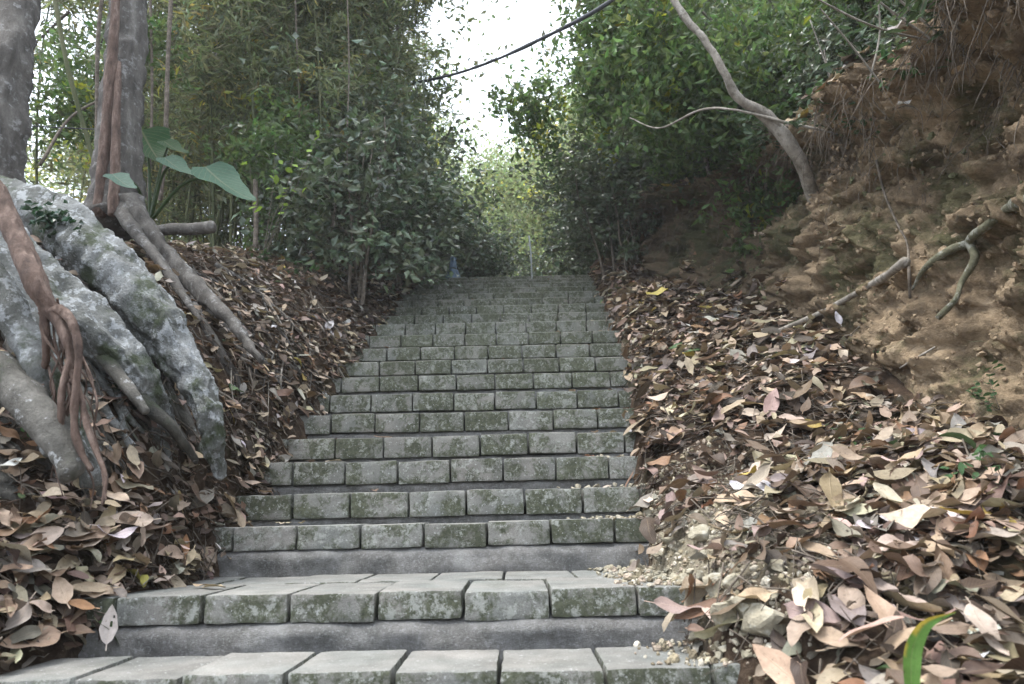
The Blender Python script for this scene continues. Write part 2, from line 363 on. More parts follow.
gy = axis([(-30, -2, 14), (-2, .8, 40), (.8, 9, 380), (9, 20, 110), (20, 64, 40)])
GX, GY = np.meshgrid(gx, gy); GZ = H(GX, GY)
GV = np.stack([GX.ravel(), GY.ravel(), GZ.ravel()], -1)
nx = len(gx); i = np.arange(len(gy)-1)[:, None]*nx; j = np.arange(nx-1)[None]
GQ = np.stack([i+j, i+j+1, i+nx+j+1, i+nx+j], -1).reshape(-1, 4)
g = obj('ground', mesh_np('ground', GV, GQ), M['ground']); tag(g, 'dark leaf strewn soil of the forest slope', 'ground', kind='structure')

# earth bank on the right
prof = np.array([(-.10, -.14), (-.02, -.04), (.03, .02), (.07, .12), (.12, .25), (.16, .38), (.18, .52), (.24, .66), (.30, .76), (.28, .86), (.12, .94), (.0, 1.0), (.06, 1.05), (.3, 1.07), (.55, 1.07), (.9, 1.06), (1.3, 1.05), (1.9, 1.02), (2.3, .85)])
nt_ = 300; PT, _ = resample([(a, b, 0) for a, b in prof], nt_)
# even spacing on the face
cy = axis([(-2, 1, 50), (1, 6, 420), (6, 11, 200), (11, 20, 60)])
PX, CY = np.meshgrid(PT[:, 0], cy); PU, _ = np.meshgrid(PT[:, 1], cy)
toeh = Sf(CY)+AR(CY); xc = Xc(CY); tp = Tc(CY)
wav = fbm(np.stack([CY.ravel()*.9, PU.ravel()*.6, 0*CY.ravel()], -1), 3, 21).reshape(CY.shape)
BX = xc+PX+wav*.16; BZ = toeh+PU*(tp-toeh)+.42*np.clip(PX-.3, 0, 9)
p0 = np.stack([BX.ravel(), CY.ravel(), BZ.ravel()], -1)
BXS = 1
face = (smooth((PU.ravel()+.02)/.12)*smooth((1.6-PX.ravel())/.8))
d1 = fbm(p0*np.array([1.5, 1.5, 2.2]), 4, 31)*.26
pw_ = p0+np.stack([fbm(p0*5, 3, 5), fbm(p0*5, 3, 6), fbm(p0*5, 3, 7)], -1)*.06
D1, R1, S1 = cells(pw_*np.array([4.5, 4.5, 6.5]), 41); D2, R2, S2 = cells(pw_*np.array([11, 11, 15]), 51); D3, R3, S3 = cells(p0*30+fbm(p0*20, 2, 3)[:, None]*.5, 61)
d2 = R1*.035+S1*.08-D1*.030+.01; d3 = R2*.014+S2*.03-D2*.016+R3*.006-D3*.008+fbm(p0*45, 3, 43)*.016
strata = np.clip(fbm(p0*np.array([2.5, 2.5, 11]), 3, 61), -.3, .5)*.09+fbm(p0*np.array([7, 7, 9]), 4, 63)*.09
dd = (d1+d2+d3+strata)*face+.03
BX2 = p0[:, 0]-dd; BZ2 = p0[:, 2]+(d3*.5+d2*.25)*face
flatm = smooth((PX.ravel()-.3)/.3)*(PU.ravel() > .95)
BX2 = np.where(flatm > 0, p0[:, 0]-dd*(1-flatm), BX2); BZ2 = BZ2+flatm*(d1*.4+d3)
BV = np.stack([BX2, p0[:, 1]+fbm(p0*6, 3, 71)*.03, BZ2], -1)
i = np.arange(len(cy)-1)[:, None]*nt_; j = np.arange(nt_-1)[None]
BQ = np.stack([i+j, i+nt_+j, i+nt_+j+1, i+j+1], -1).reshape(-1, 4)
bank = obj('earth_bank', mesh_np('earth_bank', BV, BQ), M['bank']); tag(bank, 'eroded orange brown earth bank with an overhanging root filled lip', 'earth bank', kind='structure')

bvh_g = BVHTree.FromPolygons([tuple(v) for v in GV], GQ.tolist())
bvh_b = BVHTree.FromPolygons([tuple(v) for v in BV], BQ.tolist())
def hit(px, py, lift=0., which='both'):
    o = Vector((0, 0, EYE)); d = ray(px, py); best = None
    for nme, b in (('g', bvh_g), ('b', bvh_b)):
        if which not in ('both', nme): continue
        l, n, i, ds = b.ray_cast(o, d, 60)
        if l is not None and (best is None or ds < best[2]): best = (l, n, ds)
    if best is None: return None
    return best[0]-d*lift
def drop(x, y, zt=8.):
    """top surface point and normal below (x, y, zt)"""
    best = None
    for b in (bvh_g, bvh_b):
        l, n, i, ds = b.ray_cast(Vector((x, y, zt)), Vector((0, 0, -1)), 40)
        if l is not None and (best is None or l.z > best[0].z): best = (l, n if n.z > 0 else -n)
    return best

# crumbling clods and small stones stuck in the face of the bank
def ico(sub):
    bm = bmesh.new(); bmesh.ops.create_icosphere(bm, subdivisions=sub, radius=1); V = np.array([v.co[:] for v in bm.verts]); F_ = np.array([[v.index for v in f.verts] for f in bm.faces]); bm.free(); return V, F_
IV, IF = ico(2); fv = np.arange(len(BV)).reshape(len(cy), nt_)
tmid = np.where((PT[:, 1] > -.1) & (PT[:, 0] < .5) & (np.arange(nt_) > 5))[0]
CLV = []; CLC = []; CLF = []; cn = 0
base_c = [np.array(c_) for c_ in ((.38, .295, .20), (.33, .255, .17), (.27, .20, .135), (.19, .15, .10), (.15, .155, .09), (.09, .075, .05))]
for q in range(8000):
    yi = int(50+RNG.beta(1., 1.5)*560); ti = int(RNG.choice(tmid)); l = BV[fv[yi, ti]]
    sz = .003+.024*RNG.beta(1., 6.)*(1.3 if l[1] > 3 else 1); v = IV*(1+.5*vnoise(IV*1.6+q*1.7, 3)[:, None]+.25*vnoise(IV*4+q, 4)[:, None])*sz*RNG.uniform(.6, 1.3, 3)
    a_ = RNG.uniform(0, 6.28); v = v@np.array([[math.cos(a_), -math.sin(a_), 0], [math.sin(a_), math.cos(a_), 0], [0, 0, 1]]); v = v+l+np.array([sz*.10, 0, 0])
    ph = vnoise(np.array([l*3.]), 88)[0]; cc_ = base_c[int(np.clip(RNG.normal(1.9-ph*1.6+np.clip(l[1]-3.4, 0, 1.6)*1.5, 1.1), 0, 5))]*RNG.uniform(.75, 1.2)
    CLV.append(v); CLC.append(np.tile(cc_, (len(IV), 1))); CLF.append(IF+cn); cn += len(IV)
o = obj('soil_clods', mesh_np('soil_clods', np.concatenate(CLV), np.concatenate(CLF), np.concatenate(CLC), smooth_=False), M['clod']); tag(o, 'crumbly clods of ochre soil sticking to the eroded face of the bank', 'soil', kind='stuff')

# ------------------------------------------------------------------ staircase
stairs = empty('stone_staircase', (0, ZK[0], HK[0]), 'long flight of mossy concrete paver steps climbing between two leaf covered banks', 'stairs')
so = np.array(stairs.location)
bh = {0: .085, 1: .080, 2: .092}
joint_px = {0: 393.5, 1: 376, 2: 423, 3: 407, 4: 395.6, 5: 431, 6: 418, 7: 410}
def paver(x0, x1, y0, y1, z0, z1, r, fine):
    bm = bmesh.new(); bmesh.ops.create_cube(bm, size=1)
    for v in bm.verts: v.co = Vector(((x0+x1)/2+v.co.x*(x1-x0), (y0+y1)/2+v.co.y*(y1-y0), (z0+z1)/2+v.co.z*(z1-z0)))
    bmesh.ops.bevel(bm, geom=bm.edges[:], offset=r, segments=2 if fine else 1, affect='EDGES', profile=.6)
    if fine:
        e = [e for e in bm.edges if e.calc_length() > .03]
        bmesh.ops.subdivide_edges(bm, edges=e, cuts=5, use_grid_fill=True)
    bm.verts.ensure_lookup_table(); V = np.array([v.co[:] for v in bm.verts]); Fl = [[v.index for v in f.verts] for f in bm.faces]
    bm.free(); return V, Fl
for k in range(-3, 21):
    zf = ZK[k] if k >= 0 else ZK[0]+.297*k; h = HK[k] if k >= 0 else HK[0]+.158*k
    zn = (ZK[k+1] if 0 <= k < 20 else zf+.297) if k < 20 else zf+.9
    hb = bh.get(k, .106 if k < 8 else .098); fine = k < 9 and k >= 0
    x0 = -1.42 if k <= 1 else -1.30; x1 = .95 if k < 5 else 1.0+.01*k
    off = P(joint_px[k], 600, zf).x if k in joint_px else RNG.uniform(0, .25)
    # paver rows
    rows = [(zf, min(zn+.02, zf+.30))]
    if k == 1: rows = [(zf, zf+.38), (zf+.388, zn+.03)]
    if k == 20: rows = [(zf, zf+.3), (zf+.308, zf+.6)]
    Vs = []; Fs = []; Cs = []; n = 0
    for ri, (ya, yb) in enumerate(rows):
        o2 = off+(.11 if ri else 0); a = o2-.25*math.ceil((o2-x0)/.25)
        while a < x1:
            b_ = a+.25; xa = max(a, x0); xb = min(b_, x1)
            if xb-xa > .05:
                jy = RNG.normal(0, .003 if k < 8 else .0015); jz = RNG.normal(0, .0022 if k < 8 else .0012); g_ = RNG.uniform(.003, .0055)
                V, Fl = paver(xa+g_, xb-g_, ya+jy, yb, h-hb+jz, h+jz, .008 if fine else .006, fine)
                V[:, 2] += (V[:, 0]-(xa+xb)/2)*RNG.normal(0, .008); V[:, 1] += (V[:, 0]-(xa+xb)/2)*RNG.normal(0, .012)
                if fine: V += np.stack([fbm(V*30+k, 3, 5), fbm(V*30, 3, 6), fbm(V*30, 3, 7)], -1)*.0035
                Vs.append(V); Cs.append(np.tile(RNG.uniform(0, 1, 3), (len(V), 1))); Fs += [[i+n for i in f] for f in Fl]; n += len(V)
            a = b_
    me = bpy.data.meshes.new('step'); me.from_pydata(recenter(np.concatenate(Vs), so).tolist(), [], Fs); me.update()
    me.polygons.foreach_set('use_smooth', [True]*len(me.polygons)); me.set_sharp_from_angle(angle=R(40)) if hasattr(me, 'set_sharp_from_angle') else None
    ca = me.color_attributes.new('col', 'FLOAT_COLOR', 'POINT'); ca.data.foreach_set('color', np.hstack([np.concatenate(Cs), np.ones((n, 1))]).astype(np.float32).ravel())
    st = obj('step', me, M['paver'], stairs)
    # mortar base below the pavers: proud on the two lowest steps, recessed above
    out = .018 if k in (1, 2) else (-.004 if k == 0 else -.018)
    nX = 90 if fine or k < 0 else 24; nZ = 9
    xs = np.linspace(x0+.005, x1-.005, nX); hlow = (h-.158*1.0-.06)
    if k == 2: hlow = HK[1]-.05
    rnd = 1-np.abs(np.linspace(-1, 1, nZ))**4
    V = []; zt = h-hb-.001
    zz = np.linspace(zt, hlow, nZ)
    for i_ in range(nZ):
        py_ = zf-out*(.35+.65*rnd[i_])+.002+(0 if i_ else .02)
        V.append(np.stack([xs, np.full(nX, py_), np.full(nX, zz[i_])], -1))
    V.append(np.stack([xs, np.full(nX, zn+.12), np.full(nX, hlow)], -1)); V.insert(0, np.stack([xs, np.full(nX, zn+.12), np.full(nX, zt)], -1))
    V = np.concatenate(V); nr = nZ+2
    fr = (V[:, 1] < zf+.1)
    V[:, 1] -= fr*(fbm(V*np.array([9, 9, 18]), 4, 12+k)*.022); V[:, 2] += fr*(fbm(V*np.array([6, 6, 6]), 3, 90+k)*.006)*(V[:, 2] < zt-.01)
    i_ = np.arange(nr-1)[:, None]*nX; j_ = np.arange(nX-1)[None]; Q = np.stack([i_+j_, i_+nX+j_, i_+nX+j_+1, i_+j_+1], -1).reshape(-1, 4)
    obj('mortar_base', mesh_np('mortar_base', recenter(V, so), Q), M['mortar'], st)

# ------------------------------------------------------------------ leaves
PAL = dict(tan=(.37, .29, .20), pale=(.48, .40, .31), brown=(.16, .108, .076), dark=(.065, .045, .033), grey=(.26, .23, .20), rust=(.22, .125, .07),
           pink=(.30, .232, .18), white=(.62, .60, .58), yellow=(.50, .38, .10), green=(.07, .13, .05))
LW = [('tan', 26), ('pale', 13), ('brown', 22), ('dark', 16), ('grey', 12), ('rust', 5), ('pink', 13), ('white', 2.5), ('yellow', 1.2), ('green', .4)]
def dead_leaf(L, W, nu=4, nv=8, curl=0., fold=.3, twist=0., wave=.1, seed=0, stem=True, heart=False):
    """leaf lying along +Y, normal +Z, centred; returns V, Q, uv"""
    v = np.linspace(0, 1, nv+1); u = np.linspace(-1, 1, nu+1)
    wv = np.sin(math.pi*v**.85)**.75*(1-.25*v); wv = wv/wv.max(); wv[0] = .05; wv[-1] = .015
    if heart: wv = np.clip((1-v)**.8*1.0, 0, 1)*np.clip(.5+4*v, 0, 1); wv /= wv.max()
    U, Vv = np.meshgrid(u, v); Wd = wv[:, None]*W/2
    X = U*Wd; Y = (Vv-.5)*L; Z = fold*np.abs(X)*1.0
    rr = np.random.default_rng(seed); ph = rr.uniform(0, 6.28, 4)
    Z = Z+wave*W*(np.sin(Vv*rr.uniform(5, 10)+ph[0])*U*.35+np.sin(Vv*rr.uniform(6, 12)+ph[1])*np.abs(U)*.3)
    X = X*(1-.12*np.abs(np.sin(Vv*9+ph[2])))
    if heart: Y = Y-np.abs(U)**1.5*(Vv < .35)*(0.35-Vv)*L*.8
    # curl along the length
    if abs(curl) > 1e-3:
        th = curl*(Vv-.5); rad = L/curl
        Y2 = np.sin(th)*(rad-Z); Z2 = rad-np.cos(th)*(rad-Z); Y, Z = Y2, Z2
    if twist:
        a = twist*(Vv-.5); X, Z = X*np.cos(a)-Z*np.sin(a), X*np.sin(a)+Z*np.cos(a)
    V = np.stack([X, Y, Z], -1).reshape(-1, 3)
    i = np.arange(nv)[:, None]*(nu+1); j = np.arange(nu)[None]; Q = np.stack([i+j, i+j+1, i+nu+2+j, i+nu+1+j], -1).reshape(-1, 4)
    uv = np.stack([(U*.5+.5).ravel(), Vv.ravel()], -1)
    if stem:
        b = V[nu//2]; s = L*rr.uniform(.08, .22); w = .0016
        st = np.array([b+[-w, 0, 0], b+[w, 0, 0], b+[w+s*.1, -s, s*.15], b+[-w+s*.1, -s, s*.15]]); k = len(V)
        V = np.vstack([V, st]); Q = np.vstack([Q, [[k, k+1, k+2, k+3]]]); uv = np.vstack([uv, np.full((4, 2), .5)])
    return V, Q, uv
def orient(n, yaw, tilt_ax=0., tilt=0.):
    n = Vector(n).normalized(); q = n.to_track_quat('Z', 'Y')
    return q.to_matrix() @ Matrix.Rotation(yaw, 3, 'Z') @ Matrix.Rotation(tilt, 3, 'X') @ Matrix.Rotation(tilt_ax, 3, 'Y')
names_ = [a for a, b in LW]; pw = np.array([b for a, b in LW], float); pw /= pw.sum()
leaf_specs = []     # dict(pos, rot, L, W, ...)
def place_leaf(x, y, zup=0., Lr=(.06, .15), cls=None, flat=False, where='', nrm=None, base=None):
    if base is None:
        b = drop(x, y)
        if b is None: return
        l, n = b
    else: l, n = base
    L = Lr[0]+(Lr[1]-Lr[0])*RNG.beta(1.25, 2.0); c = cls or str(RNG.choice(names_, p=pw))
    tl = RNG.normal(0, .15 if flat else .30); tx = RNG.normal(0, .15 if flat else .28)
    leaf_specs.append(dict(p=Vector(l)+Vector(n)*(zup+.006+abs(tl)*L*.15), R=orient(Vector(n).normalized()+Vector((0, 0, .9)), RNG.uniform(0, 6.28), tx, tl), L=L, W=L*RNG.uniform(.33, .50), c=c,
        curl=RNG.normal(.1, .85 if not flat else .35), fold=RNG.uniform(-.15, .55), twist=RNG.normal(0, .55 if not flat else .2), wave=RNG.uniform(.05, .5), where=where, seed=int(RNG.integers(1e9))))
# scatter: right litter slope, left litter slope, bank top, steps
UNDER = ['dark', 'brown', 'brown', 'dark', 'grey', 'rust', 'pink']
def scatter(n, fx, fy, where, Lr=(.055, .145), layers=.035, top=.45):
    for _ in range(n):
        y = fy(); x = fx(y)
        if x is None: continue
        if where == 'right' and x < .92 and 1.6 < y < 3.3 and RNG.uniform() < .72: continue
        if RNG.uniform() < top: place_leaf(x, y, .012+abs(RNG.normal(0, layers)), Lr, where=where)
        else: place_leaf(x, y, abs(RNG.normal(0, layers*.35)), (Lr[0]*.6, Lr[1]*.65), str(RNG.choice(UNDER)), where=where)
def edge_noise(y, s): return float(fbm(np.array([[y*3., s, 0]]), 3, 77)[0])*.16
def rx(y):
    lo = xr(y)+edge_noise(y, 1.)+.02; hi = Xc(y)+.05+edge_noise(y, 5.)
    u = RNG.uniform(0, 1); return lo+(hi-lo)*u
scatter(7000, rx, lambda: 1.1+RNG.beta(1.0, 1.7)*8.2, 'right', (.06, .20), .024, .42)
def lx(y):
    e = float(XLf(y))+edge_noise(y, 9.)
    return e+.03-RNG.exponential(.5)
scatter(8500, lx, lambda: 1.1+RNG.beta(1.05, 1.7)*8.2, 'left', (.04, .16), .022, .32)
def tx(y): return Xc(y)+.12+RNG.uniform(0, 1)**1.3*1.5
scatter(1500, tx, lambda: RNG.uniform(1.3, 9.5), 'banktop', (.05, .13), .02)
scatter(1500, rx, lambda: RNG.uniform(1.15, 2.7), 'right', (.09, .19), .03, .55)
scatter(700, lx, lambda: RNG.uniform(1.15, 2.5), 'left', (.07, .16), .03, .6)
# a few on the treads
for _ in range(150):
    k = int(RNG.integers(1, 20)); side = RNG.choice([0, 1, 2], p=[.38, .46, .16])
    x = {0: RNG.uniform(-1.2, -.85), 1: RNG.uniform(.35, .9), 2: RNG.uniform(-.9, .4)}[int(side)]
    if k < 3 and abs(x) < .4: continue
    y = ZK[k]+RNG.uniform(.03, .26)
    leaf_specs.append(dict(p=Vector((x, y, HK[k]+.012)), R=orient((0, 0, 1), RNG.uniform(0, 6.28), RNG.normal(0, .1), RNG.normal(0, .1)), L=RNG.uniform(.05, .10), W=RNG.uniform(.025, .045), c=str(RNG.choice(['tan', 'pale', 'brown', 'rust'])),
        curl=RNG.normal(0, .3), fold=RNG.uniform(0, .4), twist=0., wave=.2, where='steps', seed=int(RNG.integers(1e9))))
def leaf_color(c, seed):
    r = np.random.default_rng(seed); b = np.array(PAL[c])*r.uniform(.62, 1.12); return b*(1+r.normal(0, .05, 3))
for s in leaf_specs:
    px, py, dp = to_px(s['p']); s['vis'] = (s['L']/max(dp, .3)) if (-20 < px < 1044 and -20 < py < 704 and dp > .3) else 0
leaf_specs.sort(key=lambda s: -s['vis'])
words = dict(tan='tan', pale='pale beige', brown='brown', dark='dark brown', grey='grey brown', rust='rust coloured', pink='pinkish brown', white='bleached whitish', yellow='yellow', green='green')
plc = dict(right='in the litter on the right hand slope', left='in the litter on the left hand slope', banktop='on top of the earth bank', steps='lying on the stone steps')
rest = MB()
for idx, s in enumerate(leaf_specs):
    fine = idx < 2200
    V, Q, uv = dead_leaf(s['L'], s['W'], 4 if fine else 2, 8 if fine else 4, s['curl'], s['fold'], s['twist'], s['wave'], s['seed'], stem=fine)
    Rm = np.array(s['R']); V = V@Rm.T; col = leaf_color(s['c'], s['seed'])
    if idx < 280:
        o = obj('fallen_leaf', mesh_np('fallen_leaf', V, Q, np.tile(col, (len(V), 1)), uv), M['dead'], loc=s['p'])
        form = 'tightly curled' if abs(s['curl']) > 1.3 else 'curled' if abs(s['curl']) > .7 else 'flat' if abs(s['curl']) < .25 else 'bent'
        size = 'large' if s['L'] > .125 else 'small' if s['L'] < .075 else 'mid sized'
        kst = int(np.clip(np.searchsorted(ZK, s['p'].y), 0, 20)); ordn = ['bottom', 'second', 'third', 'fourth', 'fifth', 'sixth', 'seventh', 'eighth', 'ninth', 'tenth'][min(kst, 9)]
        x_ = s['p'].x
        if s['where'] == 'steps': wh = 'lying on the %s step from the bottom' % ordn
        elif s['where'] == 'banktop': wh = 'on the lip of the earth bank'
        elif s['where'] == 'right':
            u_ = (x_-.5)/1.3; wh = ('at the right edge of' if u_ < .25 else 'on the slope right of' if u_ < .65 else 'at the bank foot beyond')+' the %s step' % ordn
        else:
            u_ = (-1.2-x_); wh = ('at the left edge of' if u_ < .25 else 'on the slope left of' if u_ < .7 else 'high on the slope left of')+' the %s step' % ordn
        if size == 'mid sized': size = ''
        wh = wh.replace(' from the bottom', ' up')
        tag(o, ' '.join((size+' '+form+' '+words[s['c']]+' dead leaf '+wh).split()), 'leaf', 'fallen leaves '+dict(right='on the right slope', left='on the left slope', banktop='on the bank top', steps='on the steps')[s['where']])
    else: rest.add(V+np.array(s['p']), Q, None, np.tile(col, (len(V), 1)), uv)
lit = obj('leaf_litter', rest.mesh('leaf_litter'), M['dead']); tag(lit, 'thick carpet of small dead leaves over both slopes', 'leaf litter', kind='stuff')

# ------------------------------------------------------------------ twig litter (stuff) and individual sticks
tl = MB()
for _ in range(4200):
    y = 1.1+RNG.beta(1., 1.6)*8; side = RNG.uniform() < .5
    x = rx(y) if side else lx(y)
    b = drop(x, y)
    if b is None: continue
    l, n = b; a = RNG.uniform(0, 6.28); L = RNG.uniform(.05, .22); q = orient(n, a, 0, RNG.normal(0, .25))
    pts = [Vector((RNG.normal(0, .008), t*L, RNG.normal(0, .01)+.02+.015*RNG.uniform())) for t in (-.5, 0, .5)]
    r0 = RNG.uniform(.0012, .0035)
    add_tube(tl, [l+q@p_ for p_ in pts], [r0, r0*.8, r0*.4], n=4, sides=4)
o = obj('twig_litter', tl.mesh('twig_litter'), M['twig']); tag(o, 'thin broken twigs mixed through the leaf litter', 'twigs', kind='stuff')

def stick(name, pxs, r, mat, label, cat, group=None, lift=.02, depth=None, seed=0, sides=8, nz=.08):
    pts = []
    for k_, q in enumerate(pxs):
        d = q[2] if len(q) > 2 else None
        if d is None:
            h_ = hit(q[0], q[1], lift); pts.append(h_ if h_ is not None else P(q[0], q[1], 4.))
        else: pts.append(P(q[0], q[1], d))
    mb = MB(); add_tube(mb, pts, r, sides=sides, nz=nz, seed=seed, n=(len(pts)-1)*6+1)
    o = obj(name, mb.mesh(name, pts[0]), M[mat], loc=pts[0]); tag(o, label, cat, group); return o

# ------------------------------------------------------------------ rubble where the bank spills over the steps
def rock_mesh(seed, sx, sy, sz, sub=3):
    bm = bmesh.new(); bmesh.ops.create_icosphere(bm, subdivisions=sub, radius=.5)
    V = np.array([v.co[:] for v in bm.verts]); F_ = np.array([[v.index for v in f.verts] for f in bm.faces]); bm.free()
    r_ = np.random.default_rng(seed)
    for _ in range(12):
        n_ = r_.normal(size=3); n_ /= np.linalg.norm(n_); d_ = V@n_; lim = r_.uniform(.20, .36); V = V-np.clip(d_-lim, 0, None)[:, None]*n_[None]
    V = V*(1+.16*fbm(V*5+seed*3.1, 4, seed)[:, None])
    return mesh_np('stone', V*np.array([sx, sy, sz]), F_, smooth_=False)
protos = [rock_mesh(s_, *RNG.uniform(.75, 1.2, 2), RNG.uniform(.5, .8)) for s_ in range(8)]
for m_ in protos: m_.materials.append(M['rock'])
stone_px = [(620, 560, .05), (600, 560, .035), (585, 555, .03), (570, 560, .025), (560, 548, .02), (650, 535, .06), (670, 545, .07), (688, 600, .05), (660, 575, .045), (715, 590, .09), (745, 615, .10), (780, 570, .06), (765, 545, .07), (640, 545, .045), (600, 548, .04), (660, 560, .055), (690, 575, .05), (705, 540, .09), (655, 585, .05), (675, 600, .055), (700, 610, .075), (735, 590, .07), (640, 630, .08), (612, 628, .05), (668, 640, .06), (700, 640, .05), (725, 625, .12), (760, 635, .16), (600, 530, .04), (580, 535, .045), (632, 515, .05), (610, 505, .04), (640, 600, .05), (770, 600, .05), (745, 560, .06), (720, 560, .05), (690, 655, .04), (720, 660, .035), (655, 655, .035), (630, 650, .03), (590, 520, .05), (665, 520, .05), (685, 505, .04), (716, 525, .06), (575, 545, .03)]
nst = 0
for px, py, sz in stone_px+[(float(RNG.uniform(590, 760)), float(RNG.uniform(500, 665)), float(RNG.uniform(.012, .035))) for _ in range(235)]:
    h_ = hit(px, py, 0)
    if h_ is None: continue
    st_h = HK[np.clip(np.searchsorted(ZK, h_.y, side='right')-1, 0, 20)]
    if h_.x < 1.0: h_.z = max(h_.z, st_h)
    o = obj('stone', protos[nst % 8], None, loc=h_+Vector((0, 0, sz*.18))); o.scale = (sz,)*3; o.rotation_euler = (RNG.normal(0, .4), RNG.normal(0, .4), RNG.uniform(0, 6.28)); nst += 1
    sw = 'large' if sz > .065 else 'fist sized' if sz > .038 else 'small'
    kst = int(np.clip(np.searchsorted(ZK, h_.y), 0, 4)); wh = ['beside the bottom step', 'beside the bottom step', 'on the wide second tread', 'on the end of the third step', 'on the end of the fourth step'][kst]
    if px > 700: wh = 'under the leaves right of the steps'
    tag(o, sw+' '+['pale yellowish', 'pale buff', 'flat yellowish', 'angular pale'][nst % 4]+' broken stone '+wh, 'stone', 'stones spilled over the right end of the lower steps')

GVs = []; GFs = []; GCs = []; gn = 0
for q in range(2600):
    x, y = RNG.normal(.66, .17), RNG.uniform(1.75, 3.25); b = drop(x, y)
    if b is None or x < .3 or x > 1.1: continue
    l = np.array(b[0]); l[2] = max(l[2], HK[np.clip(np.searchsorted(ZK, y, side='right')-1, 0, 20)]) if (x < 1. and y > ZK[0]) else l[2]
    sz = .003+.016*RNG.beta(1, 4); v = IV*(1+.5*vnoise(IV*1.6+q*1.7, 3)[:, None])*sz*RNG.uniform(.6, 1.3, 3)+l+[0, 0, sz*.3]
    GVs.append(v); GFs.append(IF+gn); gn += len(IV); GCs.append(np.tile(np.array([(.40, .36, .27), (.30, .26, .18), (.5, .46, .38), (.36, .30, .24), (.2, .17, .12)][int(RNG.integers(5))])*RNG.uniform(.75, 1.15), (len(IV), 1)))
o = obj('gravel', mesh_np('gravel', np.concatenate(GVs), np.concatenate(GFs), np.concatenate(GCs), smooth_=False), M['clod']); tag(o, 'pale yellowish grit and crumbs spilled over the right ends of the lower steps', 'gravel', kind='stuff')

# ------------------------------------------------------------------ foliage builders
def leaf_cloud(C, L, W, droop=.0, col=(.06, .1, .04), cvar=.25, up=.6, rng=RNG, grp=None):
    """small folded leaves at the points C, six vertices and two quads + tip triangles each"""
    n = len(C); d = rng.normal(size=(n, 3)); d[:, 2] = d[:, 2]*.5-droop; d /= np.linalg.norm(d, axis=1)[:, None]
    nn = rng.normal(size=(n, 3))*(1-up)+np.array([0, 0, up]); nn -= d*(nn*d).sum(1)[:, None]; nn /= np.linalg.norm(nn, axis=1)[:, None]+1e-6
    b = np.cross(d, nn); Ls = (L*rng.uniform(.6, 1.25, n))[:, None]; Ws = (W*rng.uniform(.7, 1.2, n))[:, None]
    base = C; m1 = C+d*Ls*.42; tip = C+d*Ls-nn*Ls*.18
    l1 = m1+b*Ws*.5+nn*Ws*.18; r1 = m1-b*Ws*.5+nn*Ws*.18
    V = np.stack([base, l1, tip, r1, m1], 1).reshape(-1, 3); k = np.arange(n)[:, None]*5
    T = np.concatenate([k+np.array([[0, 4, 1]]), k+np.array([[1, 4, 2]]), k+np.array([[0, 3, 4]]), k+np.array([[3, 2, 4]])])
    c = np.array(col)[None]*(1+cvar*rng.normal(size=(n, 1)))*(1+.08*rng.normal(size=(n, 3)))
    if grp is not None: c *= grp[:, None] if grp.ndim == 1 else grp
    c = np.clip(c, .01, .8); return V, T, np.repeat(c, 5, 0)
